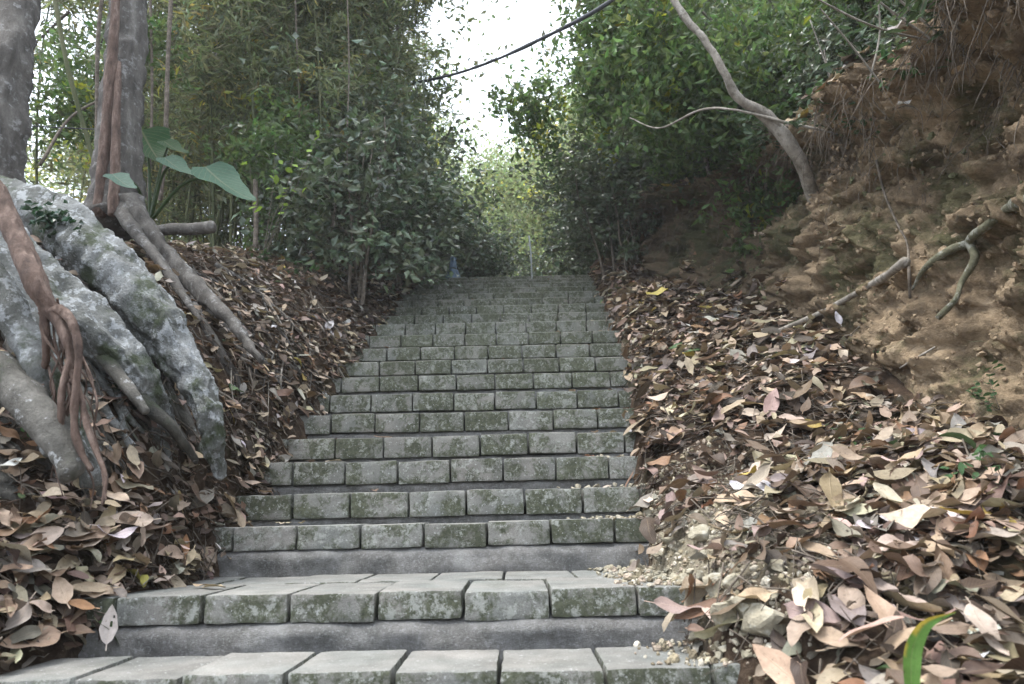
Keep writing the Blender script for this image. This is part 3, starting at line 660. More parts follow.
def tree_proto(seed, ht, r0, crown_r, crown_lo, ncl, per, L, W, col, droop=.2, lean=(0, 0), spread=.28, name='tree', cat='tree', leafmat='green', yellow=.06, barkmat='trunk', stems=1, limbs=12):
    r_ = np.random.default_rng(seed); tb = MB(); ends = []
    for s_ in range(stems):
        bx, by = (0, 0) if stems == 1 else r_.normal(0, crown_r*.12, 2)
        ln = np.array(lean)+(r_.normal(0, .12, 2) if stems > 1 else 0); h_ = ht*(r_.uniform(.75, 1) if stems > 1 else 1)
        tp_ = [np.array([bx+ln[0]*h_*t+r_.normal(0, .02*ht*t*.6), by+ln[1]*h_*t+r_.normal(0, .02*ht*t*.6), h_*t-.15*(t == 0)]) for t in np.linspace(0, 1, 7)]
        rr_ = [r0*(1-.8*t)+.002 for t in np.linspace(0, 1, 7)]; rr_[0] *= 1.25
        add_tube(tb, tp_, rr_, sides=7, nz=.08, seed=seed)
        C, T = resample(tp_, 40)
        for b_ in range(max(3, limbs//stems)):
            t = r_.uniform(crown_lo*.75, .98); st = C[int(t*39)]; a = r_.uniform(0, 6.283)
            ln_ = crown_r*r_.uniform(.55, 1.1)*(1-.5*max(0, t-.6)/.4)
            e = st+np.array([math.cos(a)*ln_, math.sin(a)*ln_, ln_*r_.uniform(-.05, .7)]); mid = (st+e)/2+np.array([0, 0, ln_*.10])+r_.normal(0, .05*ln_, 3)
            rb = max(.003, r0*(1-.8*t)*.5); add_tube(tb, [st, mid, e], [rb, rb*.6, rb*.2], sides=5, n=8)
            ends += [st+(e-st)*.5, mid, e, e]
            for q in range(3):
                f = r_.uniform(.4, 1); s0 = st+(e-st)*f+np.array([0, 0, .05*ln_]); e2 = s0+r_.normal(0, .38*ln_, 3)*np.array([1, 1, .7])+[0, 0, .1*ln_]
                add_tube(tb, [s0, (s0+e2)/2+r_.normal(0, .03, 3), e2], [rb*.4, rb*.3, rb*.12], sides=4, n=5); ends += [e2, (s0+e2)/2]
    ends = np.array(ends); idx = r_.integers(0, len(ends), ncl); cc = ends[idx]+r_.normal(0, spread*crown_r*.5, (ncl, 3))
    gcol = r_.uniform(.65, 1.35, ncl); gy = (r_.uniform(size=ncl) < yellow)
    ci = np.repeat(np.arange(ncl), per); sg = spread*crown_r*.42*r_.uniform(.4, 1.2, ncl)[ci][:, None]
    Cn = cc[ci]+r_.normal(size=(ncl*per, 3))*sg*np.array([1, 1, .6])
    g3 = gcol[ci][:, None]*np.ones((1, 3)); g3[gy[ci]] *= np.array([2.6, 1.9, .7])
    V, T, c = leaf_cloud(Cn, L, W, droop, col, .22, .45, r_, g3)
    t_me = tb.mesh('trunk'); t_me.materials.append(M[barkmat]); f_me = mesh_np('crown', V, T, c, smooth_=False); f_me.materials.append(M[leafmat])
    return name, cat, t_me, f_me, 'stems' if stems > 1 else 'trunk', 'crown' if stems == 1 else 'foliage'
def place(proto, loc, scale, rz, label, group, zs=None):
    name, cat, tm, fm, tn, fn = proto
    e = empty(name, loc, label, cat, group); e.scale = (scale, scale, zs or scale); e.rotation_euler = (0, 0, rz)
    obj(tn, tm, None, e); obj(fn, fm, None, e); return e
def gz(x, y):
    b = drop(x, y, 60.)
    return b[0].z if b else float(H(np.array([x]), np.array([y]), False)[0])

# bamboo culms with hanging leaf sprays
def bamboo_proto(seed):
    r_ = np.random.default_rng(seed); tb = MB(); ht = r_.uniform(4.6, 6.4); ln = r_.normal(0, .07, 2); bend = r_.normal(0, .5, 2)
    pts = [np.array([ln[0]*ht*t+bend[0]*t**3, ln[1]*ht*t+bend[1]*t**3, ht*t-.25*t**4*ht*.4]) for t in np.linspace(0, 1, 8)]
    add_tube(tb, pts, list(np.linspace(.015, .004, 8)), sides=6, n=29)
    C, T = resample(pts, 60)
    for q in range(3, 26):   # nodes
        c_ = C[int(q/26*59)]; rr_ = .019*(1-.7*q/26); add_tube(tb, [c_-[0, 0, .006], c_, c_+[0, 0, .006]], [rr_*.9, rr_*1.25, rr_*.9], sides=6, n=3)
    cen = []
    for b_ in range(26):
        t = r_.uniform(.22, 1)**.9; st = C[int(t*59)]; a = r_.uniform(0, 6.28); l_ = r_.uniform(.25, .85)*(1.1-.4*t)
        e = st+np.array([math.cos(a)*l_, math.sin(a)*l_, l_*r_.uniform(-.1, .6)]); m_ = (st+e)/2+[0, 0, .08]
        add_tube(tb, [st, m_, e], [.0045, .003, .0015], sides=4, n=5)
        for f in r_.uniform(.2, 1.05, 7): cen.append(st+(e-st)*f+r_.normal(0, .06, 3))
    cen = np.array(cen); ci = np.repeat(np.arange(len(cen)), 9); Cn = cen[ci]+r_.normal(0, .055, (len(ci), 3))
    g = r_.uniform(.6, 1.4, len(cen))[ci]; g3 = g[:, None]*np.ones((1, 3)); yl = (r_.uniform(size=len(cen)) < .05)[ci]; g3[yl] *= np.array([2.2, 1.6, .9])
    V, T_, c = leaf_cloud(Cn, .13, .024, .45, (.16, .185, .10), .25, .3, r_, g3)
    tm = tb.mesh('culm'); tm.materials.append(M['culm']); fm = mesh_np('leaf_sprays', V, T_, c, smooth_=False); fm.materials.append(M['green'])
    return 'bamboo', 'bamboo', tm, fm, 'culm', 'leaf_sprays'
bam = [bamboo_proto(100+i_) for i_ in range(7)]
GB = 'bamboo culms of the thicket behind the left bank'
nb = 0
spots = []
while len(spots) < 120:
    y = RNG.uniform(6.4, 11.5); px = RNG.uniform(150, 470) if RNG.uniform() < .88 else RNG.uniform(20, 150)
    x = (px-512)/740*y
    if x > -1.45-.03*(y-5) or x < -6: continue
    spots.append((x, y, px))
spots.sort()
for x, y, px in spots:
    dpt = 'front' if y < 7.5 else 'middle' if y < 9.5 else 'back'
    place(bam[nb % 7], (x, y, gz(x, y)-.05), RNG.uniform(.8, 1.15), RNG.uniform(0, 6.28), ('slender ' if nb % 3 else 'tall ')+['upright', 'slightly leaning', 'arching'][nb % 7 % 3]+' bamboo culm at the '+dpt+' of the thicket '+('beside the rooted trunk' if px < 200 else 'behind the jutting log' if px < 255 else 'left of the glossy shrubs' if px < 320 else 'behind the glossy shrubs' if px < 400 else 'near the sky gap'), GB); nb += 1
# shrubs with glossy leaves beside the steps
shr = [tree_proto(200+i_, 1.5, .012, .62, .15, 120, 26, .080, .042, (.105, .135, .085), .1, spread=.45, name='shrub', cat='shrub', leafmat='shrub', stems=5, limbs=20, barkmat='twig', yellow=.0) for i_ in range(4)]
shp = [(350, 6.2, 1.2, 'glossy dark green shrub at the left of the upper steps nearest the camera'), (392, 7.2, 1.1, 'second glossy shrub along the left edge of the upper steps'),
       (330, 7.4, 1.25, 'glossy shrub standing behind the front shrub on the left bank'), (398, 8.6, 1.0, 'glossy shrub beside the top of the steps on the left'), (300, 8.4, 1.2, 'shrub at the foot of the bamboo thicket'), (450, 10.6, 1.0, 'shrub left of the top landing beside the blue tarp'),
       (480, 10.6, 1.15, 'shrub behind the top landing left of the grey post'), (372, 9, 1.4, 'tall shrub behind the row along the left of the steps'), (418, 10.5, 1.4, 'tall shrub left beyond the top landing'),
       (612, 9.4, 1.1, 'dark shrub beside the top of the steps on the right'), (632, 7.2, 1.05, 'glossy shrub crowding the right edge of the upper steps'), (662, 8.0, 1.3, 'taller glossy shrub on the right just behind the front one'), (625, 8.6, .95, 'low glossy shrub at the right edge of the upper steps'), (612, 10.8, 1.3, 'shrub behind the right hand top of the steps'), (650, 9.6, 1.1, 'glossy shrub on the far end of the earth bank'),
       (690, 8.4, .9, 'shrub on the middle of the earth bank top'), (585, 12.5, 1.3, 'far shrub right of the grey post'), (515, 13.5, 1.2, 'far shrub straight behind the grey post'), (552, 15., 1.2, 'far shrub in the gap at the head of the steps')]
for i_, (px, y, sc, lb) in enumerate(shp):
    x = (px-512)/740*y*1.02; place(shr[i_ % 4], (x, y, gz(x, y)-.05), sc, RNG.uniform(0, 6.28), lb, None)

# undergrowth on the top of the earth bank and the right slope
GR = 'undergrowth on the right slope'
for i_ in range(34):
    y = RNG.uniform(3.6, 10.5); x = float(Xc(y))+RNG.uniform(.45, 3.)
    far_ = 'far up' if y > 8 else 'half way up' if y > 5.5 else 'at the near end of'
    place(shr[i_ % 4], (x, y, gz(x, y)-.08), RNG.uniform(.8, 1.5), RNG.uniform(0, 6.28), ['small', 'bushy', 'tall', 'broad'][i_ % 4]+' leafy shrub '+far_+' the right slope'+(' on the bank lip' if x < float(Xc(y))+1.0 else ' back from the lip' if x > float(Xc(y))+2.1 else ''), GR)
for y, dx, sc, lb in [(2.75, .55, .42, 'small dark shrub at the very top right corner'), (3.15, .40, .50, 'shrub hanging over the roots at the upper right'), (3.6, .35, .50, 'shrub spilling over the bank lip right of the dry stems'), (4.1, .30, .55, 'shrub on the lip behind the fan of dry stems'), (4.6, .25, .55, 'shrub on the lip just right of the leaning tree'), (5.4, .2, .6, 'shrub drooping over the shaded lip behind the leaning tree'), (6.2, .15, .65, 'shrub drooping over the darkest part of the bank'), (7.0, .1, .7, 'shrub over the far end of the bank beside the upper steps')]:
    x = float(Xc(y))-.3
    while gz(x, y) < float(Tc(y))-.12 and x < 4: x += .04
    x += .10; e_ = place(shr[int(y*10) % 4], (x, y, gz(x, y)-.12), sc*1.1, y*3, lb, None); e_.rotation_euler = (.1, -.75, 0)
# forest trees
und = [tree_proto(300+i_, 6.5, .06, 1.7, .12, 190, 28, .12, .055, (.15, .185, .085), .35, spread=.30, name='broadleaf_tree', limbs=20, yellow=.02) for i_ in range(4)]
far = [tree_proto(320+i_, 8., .10, 2.4, .1, 300, 46, .16, .08, (.30, .36, .19), .3, spread=.36, name='forest_tree', limbs=22, yellow=.05) for i_ in range(3)]  # bright leaf colour stands in for sunlight on the distant crowns
tsp = [(392, 9.0, .9, 0, 'slender broadleaf tree standing left of the head of the steps'), 
       (370, 12.5, .85, 0, 'tree left of the sky gap'), 
       (690, 9.2, .8, 0, 'broadleaf tree on the far end of the earth bank'), (715, 8.2, .8, 0, 'broadleaf tree leaning over the earth bank'), (780, 7.2, .8, 0, 'broadleaf tree high on the right slope'), (700, 11.5, 1.0, 0, 'tree deep in the right hand wood'), (850, 7.6, .85, 0, 'tree at the upper right corner of the wood'),
       (800, 10., 1., 0, 'dense tree behind the right slope'), (930, 8, .95, 0, 'tree above the right end of the earth bank'), (700, 13, .9, 0, 'tree right of the sky gap'), (740, 14, 1.2, 0, 'tall tree far up the right slope'), (880, 11., 1.1, 0, 'tall tree above the right bank')]
for i_, (px, y, sc, _z, lb) in enumerate(tsp):
    x = (px-512)/740*y*1.02; place(und[i_ % 4], (x, y, gz(x, y)-.1), sc, RNG.uniform(0, 6.28), lb, None)
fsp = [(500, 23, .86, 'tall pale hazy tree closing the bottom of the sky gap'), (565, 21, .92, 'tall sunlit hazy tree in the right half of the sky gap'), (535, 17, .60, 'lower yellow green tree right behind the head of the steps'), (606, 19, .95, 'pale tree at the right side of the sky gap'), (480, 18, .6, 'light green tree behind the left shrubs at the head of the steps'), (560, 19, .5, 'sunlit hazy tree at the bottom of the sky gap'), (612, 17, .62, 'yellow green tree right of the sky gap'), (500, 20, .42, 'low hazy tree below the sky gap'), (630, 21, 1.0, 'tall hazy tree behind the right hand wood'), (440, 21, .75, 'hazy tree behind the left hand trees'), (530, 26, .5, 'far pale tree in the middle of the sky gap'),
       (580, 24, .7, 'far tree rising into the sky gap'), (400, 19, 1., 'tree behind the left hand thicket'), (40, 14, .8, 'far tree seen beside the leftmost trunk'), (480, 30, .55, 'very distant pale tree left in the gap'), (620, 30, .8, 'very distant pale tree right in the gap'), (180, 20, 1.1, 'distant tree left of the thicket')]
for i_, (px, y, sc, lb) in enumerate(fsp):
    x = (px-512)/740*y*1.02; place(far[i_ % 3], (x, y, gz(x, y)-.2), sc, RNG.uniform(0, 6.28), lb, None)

# ------------------------------------------------------------------ big fig tree at far left with buttress roots
def gp(px, py, lift=0., dflt=3.0):
    h_ = hit(px, py, lift); return h_ if h_ is not None else P(px, py, dflt)
fig = empty('fig_tree', P(-8, 190, 3.3), 'fig tree at the left edge with dark leaning trunk and large pale grey buttress roots', 'tree'); fo = np.array(fig.location)
def figpart(name, pts, rad, mat='fig', sides=20, nz=.16, nsc=5, n=None, flat=1., seed=1, parent=fig, org=fo, label=None, flute=.22):
    V, Q, T, uv = tube(pts, rad, sides=sides, nz=nz, nsc=nsc, n=n or (len(pts)-1)*12+1, flat=flat, seed=seed, flute=flute)
    V = V+np.stack([fbm(V*13, 5, 5, .6), fbm(V*13, 5, 6, .6), fbm(V*13, 5, 7, .6)], -1)*min(.03, max(rad)*.25)
    o = obj(name, mesh_np(name, recenter(V, org), [Q, T], None, uv), M[mat], parent)
    if label: o['label'] = label
    return o
figpart('trunk', [P(-22, 225, 3.3), P(-10, 165, 3.32), P(4, 90, 3.4), P(16, 10, 3.5), P(28, -120, 3.7), P(38, -300, 4.0)], [.17, .12, .105, .10, .095, .085], 'bark', sides=16)
big = [P(-5, 198, 3.05), P(45, 215, 2.95), P(95, 252, 2.88), P(140, 300, 2.82), P(175, 345, 2.78), P(200, 388, 2.74), P(210, 430, 2.72), P(222, 475, 2.78)]
figpart('buttress_root', big, [.09, .105, .115, .105, .085, .06, .042, .025], sides=56, nz=.11, nsc=5, n=150, flute=.20, label='largest pale grey buttress root with lichen patches')
figpart('buttress_root', [P(-30, 200, 2.6), P(20, 262, 2.60), P(62, 308, 2.58), P(105, 345, 2.58), P(138, 380, 2.62), P(165, 430, 2.78)], [.085, .09, .085, .075, .055, .03], sides=48, nz=.15, nsc=6, seed=4, n=120, flute=.36, label='second grey root ending in a blunt lobe')
figpart('buttress_root', [P(-40, 240, 2.35), P(10, 292, 2.35), P(42, 350, 2.33), P(66, 420, 2.32), P(88, 470, 2.36), P(105, 520, 2.5)], [.07, .062, .055, .05, .035, .02], sides=40, nz=.15, nsc=7, seed=8, n=120, flute=.36, label='mottled grey root with white lichen spots')
figpart('buttress_root', [P(-90, 340, 2.45), P(-50, 400, 2.42), P(-8, 450, 2.4), P(22, 500, 2.36), P(36, 550, 2.3)], [.16, .16, .14, .12, .08], 'darkfig', sides=56, nz=.2, nsc=5, n=120, flute=.4, seed=12, label='dark rounded root mass at the lower left edge')
figpart('buttress_root', [P(-20, 270, 2.2), P(20, 330, 2.2), P(35, 372, 2.18), P(30, 400, 2.16), P(52, 452, 2.15)], [.05, .045, .035, .03, .025], sides=14, seed=15)
figpart('buttress_root', [P(85, 330, 2.6), P(120, 372, 2.6), P(150, 408, 2.62), P(172, 428, 2.66), P(195, 460, 2.8)], [.026, .028, .025, .02, .012], 'darkfig', sides=12, seed=16)
figpart('buttress_root', [P(95, 345, 2.56), P(128, 388, 2.5), P(146, 412, 2.5)], [.022, .022, .016], 'darkfig', sides=10, seed=18)
figpart('buttress_root', [P(-10, 360, 2.15), P(25, 400, 2.12), P(55, 440, 2.1), P(70, 475, 2.08)], [.05, .05, .045, .03], 'darkfig', sides=14, seed=20)
for i_ in range(60):
    x_, y_ = RNG.uniform(-10, 170), RNG.uniform(250, 400); pts = []
    for q in range(5):
        h_ = hit(x_, y_, .02)
        if h_ is None or h_.y > 3.6: break
        pts.append(h_); x_ += RNG.uniform(8, 26); y_ += RNG.uniform(18, 38)
        if y_ > 480 or x_ > 205: break
    if len(pts) < 3: continue
    r_ = RNG.uniform(.006, .026); figpart('thin_root', pts, [r_, r_*1.1, r_*.8, r_*.6, r_*.4][:len(pts)], ['fig', 'darkfig', 'bark'][i_ % 3], sides=9, nz=.2, nsc=12, seed=40+i_)
# reddish aerial root hanging over the grey roots
ar = empty('aerial_root', P(-10, 175, 2.25), 'reddish brown aerial root draped over the grey roots and splitting into hanging strands', 'root'); ao = np.array(ar.location)
D = 2.12
def strand(pts, rad, seed):
    rad = [r*.8 for r in rad]; figpart('strand', pts, rad, 'aerial', sides=14, nz=.12, nsc=30, seed=seed, parent=ar, org=ao, flute=.22)
figpart('main_root', [P(-30, 150, D+.15), P(0, 200, D+.1), P(20, 245, D+.05), P(38, 285, D), P(52, 308, D), P(62, 322, D)], [.037, .035, .033, .031, .027, .022], 'aerial', sides=24, nz=.07, nsc=16, parent=ar, org=ao, flute=.3)
strand([P(40, 285, D), P(45, 320, D), P(46, 355, D+.03), P(42, 388, D+.08), P(48, 430, D+.15), P(40, 470, D+.25)], [.020, .016, .014, .012, .011, .008], 2)
strand([P(55, 310, D-.01), P(65, 335, D-.02), P(70, 360, D-.02), P(62, 392, D-.03), P(60, 430, D-.03), P(52, 452, D)], [.024, .02, .016, .013, .013, .012], 3)
strand([P(58, 308, D-.02), P(72, 322, D-.03), P(78, 350, D-.04), P(76, 390, D-.05), P(74, 425, D-.05), P(80, 452, D-.05), P(92, 470, D-.05)], [.018, .016, .0145, .014, .013, .012, .008], 4)
strand([P(66, 340, D), P(72, 375, D-.02), P(82, 400, D-.03), P(86, 425, D-.05), P(95, 450, D-.06), P(105, 475, D-.08), P(103, 505, D-.1)], [.009, .010, .010, .0095, .009, .007, .006], 6)
strand([P(78, 380, D-.01), P(88, 420, D-.03), P(100, 460, D-.06), P(106, 500, D-.1)], [.005, .005, .0045, .004], 7)

for i_ in range(14):
    x0_ = RNG.uniform(38, 80); y0_ = RNG.uniform(290, 400); pts = [P(x0_+8*math.sin(q*1.3+i_)+q*RNG.uniform(2, 9), y0_+q*28, D+.02+RNG.uniform(-.03, .06)) for q in range(5)]
    strand(pts, [.0045, .005, .004, .003, .002], 60+i_)
# second tree with pinned reddish aerial roots
t2 = empty('rooted_tree', P(118, 215, 4.0), 'tall trunk with reddish aerial roots pressed along its left side', 'tree'); o2 = np.array(t2.location)
figpart('trunk', [P(112, 225, 4.0), P(116, 180, 4.05), P(122, 120, 4.1), P(126, 60, 4.15), P(130, 0, 4.2), P(134, -140, 4.4), P(136, -320, 4.8)], [.165, .125, .11, .108, .106, .10, .09], 'bark', sides=18, nz=.07, parent=t2, org=o2)
figpart('aerial_root', [P(98, 215, 3.86), P(105, 150, 3.92), P(112, 60, 3.97), P(117, -20, 4.02), P(124, -200, 4.3)], [.035, .03, .028, .026, .02], 'aerial', sides=12, parent=t2, org=o2)
figpart('aerial_root', [P(113, 215, 3.83), P(115, 160, 3.88), P(117, 100, 3.93), P(119, 62, 3.99)], [.026, .024, .02, .01], 'aerial', sides=10, parent=t2, org=o2)
figpart('surface_root', [P(128, 205, 3.95), P(150, 236, 3.88), P(175, 262, 3.80), P(200, 290, 3.7), P(228, 318, 3.55), P(262, 362, 3.4)], [.09, .06, .045, .04, .032, .014], 'bark', sides=16, nz=.2, parent=t2, org=o2, seed=5)
figpart('surface_root', [P(120, 210, 3.9), P(135, 232, 3.75), P(160, 262, 3.6), P(200, 320, 3.4)], [.05, .035, .03, .015], 'bark', sides=10, nz=.2, parent=t2, org=o2, seed=6)
cr = tree_proto(777, 3.0, .02, 2.2, .1, 120, 34, .09, .036, (.06, .08, .03), .3, spread=.4, limbs=14)
for nm, tr_, (cx_, cy_) in (('crown', t2, (136, -260)), ('crown', fig, (38, -280))):
    c_ = obj(nm, cr[3], None, tr_); c_.location = P(cx_, cy_, 4.6)-tr_.location; c_.location.z += .2
# more surface roots running down the left slope
rlist = [([(178, 285), (225, 330), (262, 362), (300, 392)], [.03, .028, .024, .012]), ([(215, 265), (255, 290), (280, 315), (300, 332)], [.022, .02, .015, .008]), ([(160, 262), (190, 300), (215, 345), (235, 380), (245, 400)], [.03, .028, .03, .025, .012]),
         ([(232, 330), (262, 348), (300, 372), (325, 388)], [.016, .014, .012, .006]), ([(205, 370), (214, 400), (222, 430)], [.014, .012, .008]), ([(190, 250), (240, 262), (285, 270)], [.012, .01, .006]), ([(215, 300), (240, 350), (262, 385)], [.014, .012, .006])]
wl = ['thick weathered root running down the middle of the left slope', 'weathered root on the upper left slope under the bamboo', 'twisted root running beside the largest grey root', 'thin root lying across the left slope above the steps', 'short pale root against the tip of the largest grey root', 'thin root along the crest of the left bank', 'thin root between two thicker ones on the left slope']
for (pp, rr_), lb in zip(rlist, wl): stick('surface_root', pp, rr_, 'bark', lb, 'root', lift=.02, nz=.2, sides=10)

for i_ in range(110):
    x_, y_ = RNG.uniform(170, 340), RNG.uniform(235, 370); a_ = RNG.normal(.75, .45); L_ = RNG.uniform(20, 70); pts = []
    for q in range(4): pts.append((x_+math.cos(a_)*L_*q/3+RNG.normal(0, 2), y_+math.sin(a_)*L_*q/3+RNG.normal(0, 2)))
    if any(hit(*p_) is None or hit(*p_).y > 8 for p_ in pts): continue
    if max(hit(*p_).y for p_ in pts)-min(hit(*p_).y for p_ in pts) > 1.2: continue
    r_ = RNG.uniform(.0025, .009); stick('dead_stick', pts, [r_, r_, r_*.7, r_*.5], ['twig', 'bark', 'pale'][i_ % 3], ['dark brown', 'grey', 'pale'][i_ % 3]+(' thick' if r_ > .006 else ' thin')+' stick lying on the '+('upper' if y_ < 290 else 'middle')+' left slope '+('near the big roots' if x_ < 240 else 'under the shrubs'), 'stick', 'sticks and roots littering the left slope', lift=.07, nz=.2, sides=6)

# log stub on the crest
lg = [P(153, 230, 3.9), P(170, 228, 3.88), P(190, 228, 3.86), P(211, 226, 3.84)]
o = stick('log', [(153, 231, 3.95), (175, 229, 3.9), (195, 229, 3.86), (212, 227, 3.82)], [.030, .034, .036, .036], 'bark', 'short weathered grey log jutting out over the crest of the left bank', 'log', sides=14, nz=.12)

# elephant ear plant
def ear_leaf(L, seed):
    V, Q, uv = dead_leaf(L, L*.72, 8, 14, .5, .18, .1, .06, seed, stem=False, heart=True); return V, Q, uv
el = empty('elephant_ear_plant', gp(150, 222, 0, 4.3), 'elephant ear plant with broad arrow shaped green leaves beside the rooted trunk', 'plant'); eo = Vector(el.location)
for (bx, by, tx_, ty_, d_, wd), c_ in zip([(203, 170, 257, 206, 4.1, .62), (163, 160, 200, 180, 4.2, .5), (141, 132, 163, 168, 4.4, .8), (163, 143, 190, 156, 4.3, .5), (112, 176, 138, 192, 3.7, .5)], [(.055, .115, .075), (.07, .13, .09), (.02, .065, .018), (.02, .06, .018), (.07, .13, .10)]):
    A_, B_ = P(bx, by, d_), P(tx_, ty_, d_-.08); Y_ = (B_-A_); L = Y_.length*.95; Y_.normalize(); Z_ = Vector((-.1, -.45, .85)); Z_ = (Z_-Y_*Z_.dot(Y_)).normalized(); X_ = Y_.cross(Z_)
    V, Q, uv = dead_leaf(L, L*wd*1.25, 8, 14, .5, .18, .1, .06, int(bx), stem=False, heart=True); Rm = Matrix((X_, Y_, Z_)).transposed(); c0 = (A_+B_)/2
    V = V@np.array(Rm).T; lf = obj('leaf', mesh_np('leaf', V+np.array(c0-eo), Q, np.tile(c_, (len(V), 1)), uv), M['big'], el)
    mb = MB(); base = Rm@Vector((0, -L*.32, 0))+c0; add_tube(mb, [eo, (eo+base)/2+Vector((0, 0, .10)), base], [.012, .009, .006], sides=8, n=12, col=(.08, .13, .05))
    mb.C = [np.tile((.08, .13, .05), (len(v), 1)) for v in mb.V]; obj('stalk', mb.mesh('stalk', eo), M['green'], lf).location = (0, 0, 0)

# bright young sapling leaves in front of the thicket
def sprig(name, base, tips, L, W, col, label, cat='plant', n=14, r=.003, group=None, mat='green'):
    e = empty(name, base, label, cat, group); tb = MB(); cs = []
    for tp_ in tips:
        m_ = (Vector(base)+Vector(tp_))/2+Vector(RNG.normal(0, .03, 3)); add_tube(tb, [base, m_, tp_], [r, r*.7, r*.4], sides=5, n=8)
        C, _ = resample([base, m_, tp_], 12)
        for _i in range(n): cs.append(C[int(RNG.integers(4, 12))]+RNG.normal(0, L*.35, 3))
    lm = MB()
    for c_ in cs:
        v_, q_, uv_ = dead_leaf(L*RNG.uniform(.6, 1.2), W*RNG.uniform(.8, 1.2), 2, 6, RNG.normal(.4, .4), .25, RNG.normal(0, .2), .08, int(RNG.integers(1e6)), stem=False)
        Rm = orient(Vector((RNG.normal(-.2, .4), RNG.normal(-.3, .4), 1)), RNG.uniform(0, 6.28), 0, RNG.normal(-.3, .3)); lm.add(v_@np.array(Rm).T+c_, q_, None, np.array(col)*RNG.uniform(.7, 1.3), uv_)
    obj('stem', tb.mesh('stem', base), M['twig'], e); obj('leaves', lm.mesh('leaves', base), M['big' if mat == 'green' else mat], e); return e
sprig('sapling', P(262, 262, 5.2), [P(250, 165, 5.1), P(275, 140, 5.2), P(295, 145, 5.1), P(300, 172, 5.2), P(322, 128, 5.2)], .07, .04, (.22, .34, .06), 'young sapling with bright yellow green leaves in front of the bamboo', 'sapling', 5)

# thin vines and poles hanging in the left thicket
for pp, r_, lb in [([(345, -60, 6.0), (349, 60, 6.0), (347, 150, 6.0), (352, 250, 6.0), (346, 320, 6.1)], .007, 'thin pale vine hanging straight down in front of the thicket'), ([(294, -40, 6.2), (297, 50, 6.2), (300, 120, 6.3)], .009, 'grey hanging vine left of the long pale vine'),
                   ([(50, -30, 4.6), (66, 60, 4.7), (82, 120, 4.8), (95, 165, 4.9)], .016, 'green leaning bamboo pole between the two large trunks'), ([(104, -20, 4.6), (98, 40, 4.6), (97, 120, 4.6), (96, 175, 4.6)], .014, 'thin dark stem left of the rooted trunk'),
                   ([(172, -20, 5.3), (168, 60, 5.3), (165, 150, 5.3), (160, 200, 5.3)], .018, 'pale thin stem right of the rooted trunk'), ([(150, -20, 5.6), (152, 100, 5.6), (148, 200, 5.6)], .012, 'slim grey stem close behind the rooted trunk'),
                   ([(255, 180, 5.6), (256, 225, 5.6), (254, 262, 5.6)], .020, 'short pale bare stem at the left of the thicket')]:
    stick('hanging_vine' if 'vine' in lb else 'thin_stem', pp, [r_]*len(pp), 'twig' if 'green' not in lb else 'culm', lb, 'vine' if 'vine' in lb else 'stem', sides=7)
stick('fallen_branch', [(40, 165, 4.6), (70, 118, 4.8), (110, 95, 5.0)], [.012, .01, .008], 'twig', 'thin branch slanting up behind the two large trunks', 'branch')
stick('cable', [(-30, 122, 4.2), (30, 126, 4.3), (110, 130, 4.5)], [.004]*3, 'cable', 'thin black wire stretched between the two left trunks', 'wire', nz=0)
# dark twisted cable across the sky gap
stick('hanging_cable', [(392, 88, 8.6), (415, 83, 8.2), (455, 74, 7.0), (500, 58, 5.9), (545, 37, 5.0), (590, 14, 4.4), (640, -18, 4.0)], [.015, .021, .016, .016, .014, .014, .014], 'cable', 'dark twisted cable slung across the gap of sky', 'cable', nz=.25)

# leaning pale branch of the right hand slope
LD = hit(815, 190).y-.02
lb_ = empty('leaning_tree', P(812, 195, LD), 'pale bare leaning tree curving out over the right bank', 'tree'); lo = np.array(lb_.location)
figpart('trunk', [P(818, 210, LD+.1), P(798, 158, LD-.12), P(768, 118, LD-.2), P(738, 98, LD-.25), P(724, 72, LD-.3), P(706, 42, LD-.3), P(680, 10, LD-.3), P(650, -50, LD-.3)], [.042, .036, .030, .027, .025, .024, .022, .02], 'pale', sides=12, nz=.12, parent=lb_, org=lo)
figpart('branch', [P(838, 133, LD-.3), P(785, 122, LD-.25), P(735, 110, LD-.2), P(700, 110, LD), P(660, 128, LD+.2), P(630, 118, LD+.4)], [.009, .009, .008, .008, .007, .004], 'pale', sides=8, parent=lb_, org=lo)
stick('bare_sapling', [(722, 205, 6.2), (708, 170, 6.1), (702, 140, 6.1), (690, 100, 6.1), (685, 40, 6.1)], [.022, .02, .017, .014, .01], 'pale', 'crooked pale sapling stem behind the leaning tree', 'sapling')
stick('bare_sapling', [(602, 180, 8.5), (598, 140, 8.4), (597, 105, 8.4), (603, 80, 8.4)], [.02, .018, .015, .01], 'trunk', 'dark crooked stem right of the sky gap', 'sapling')
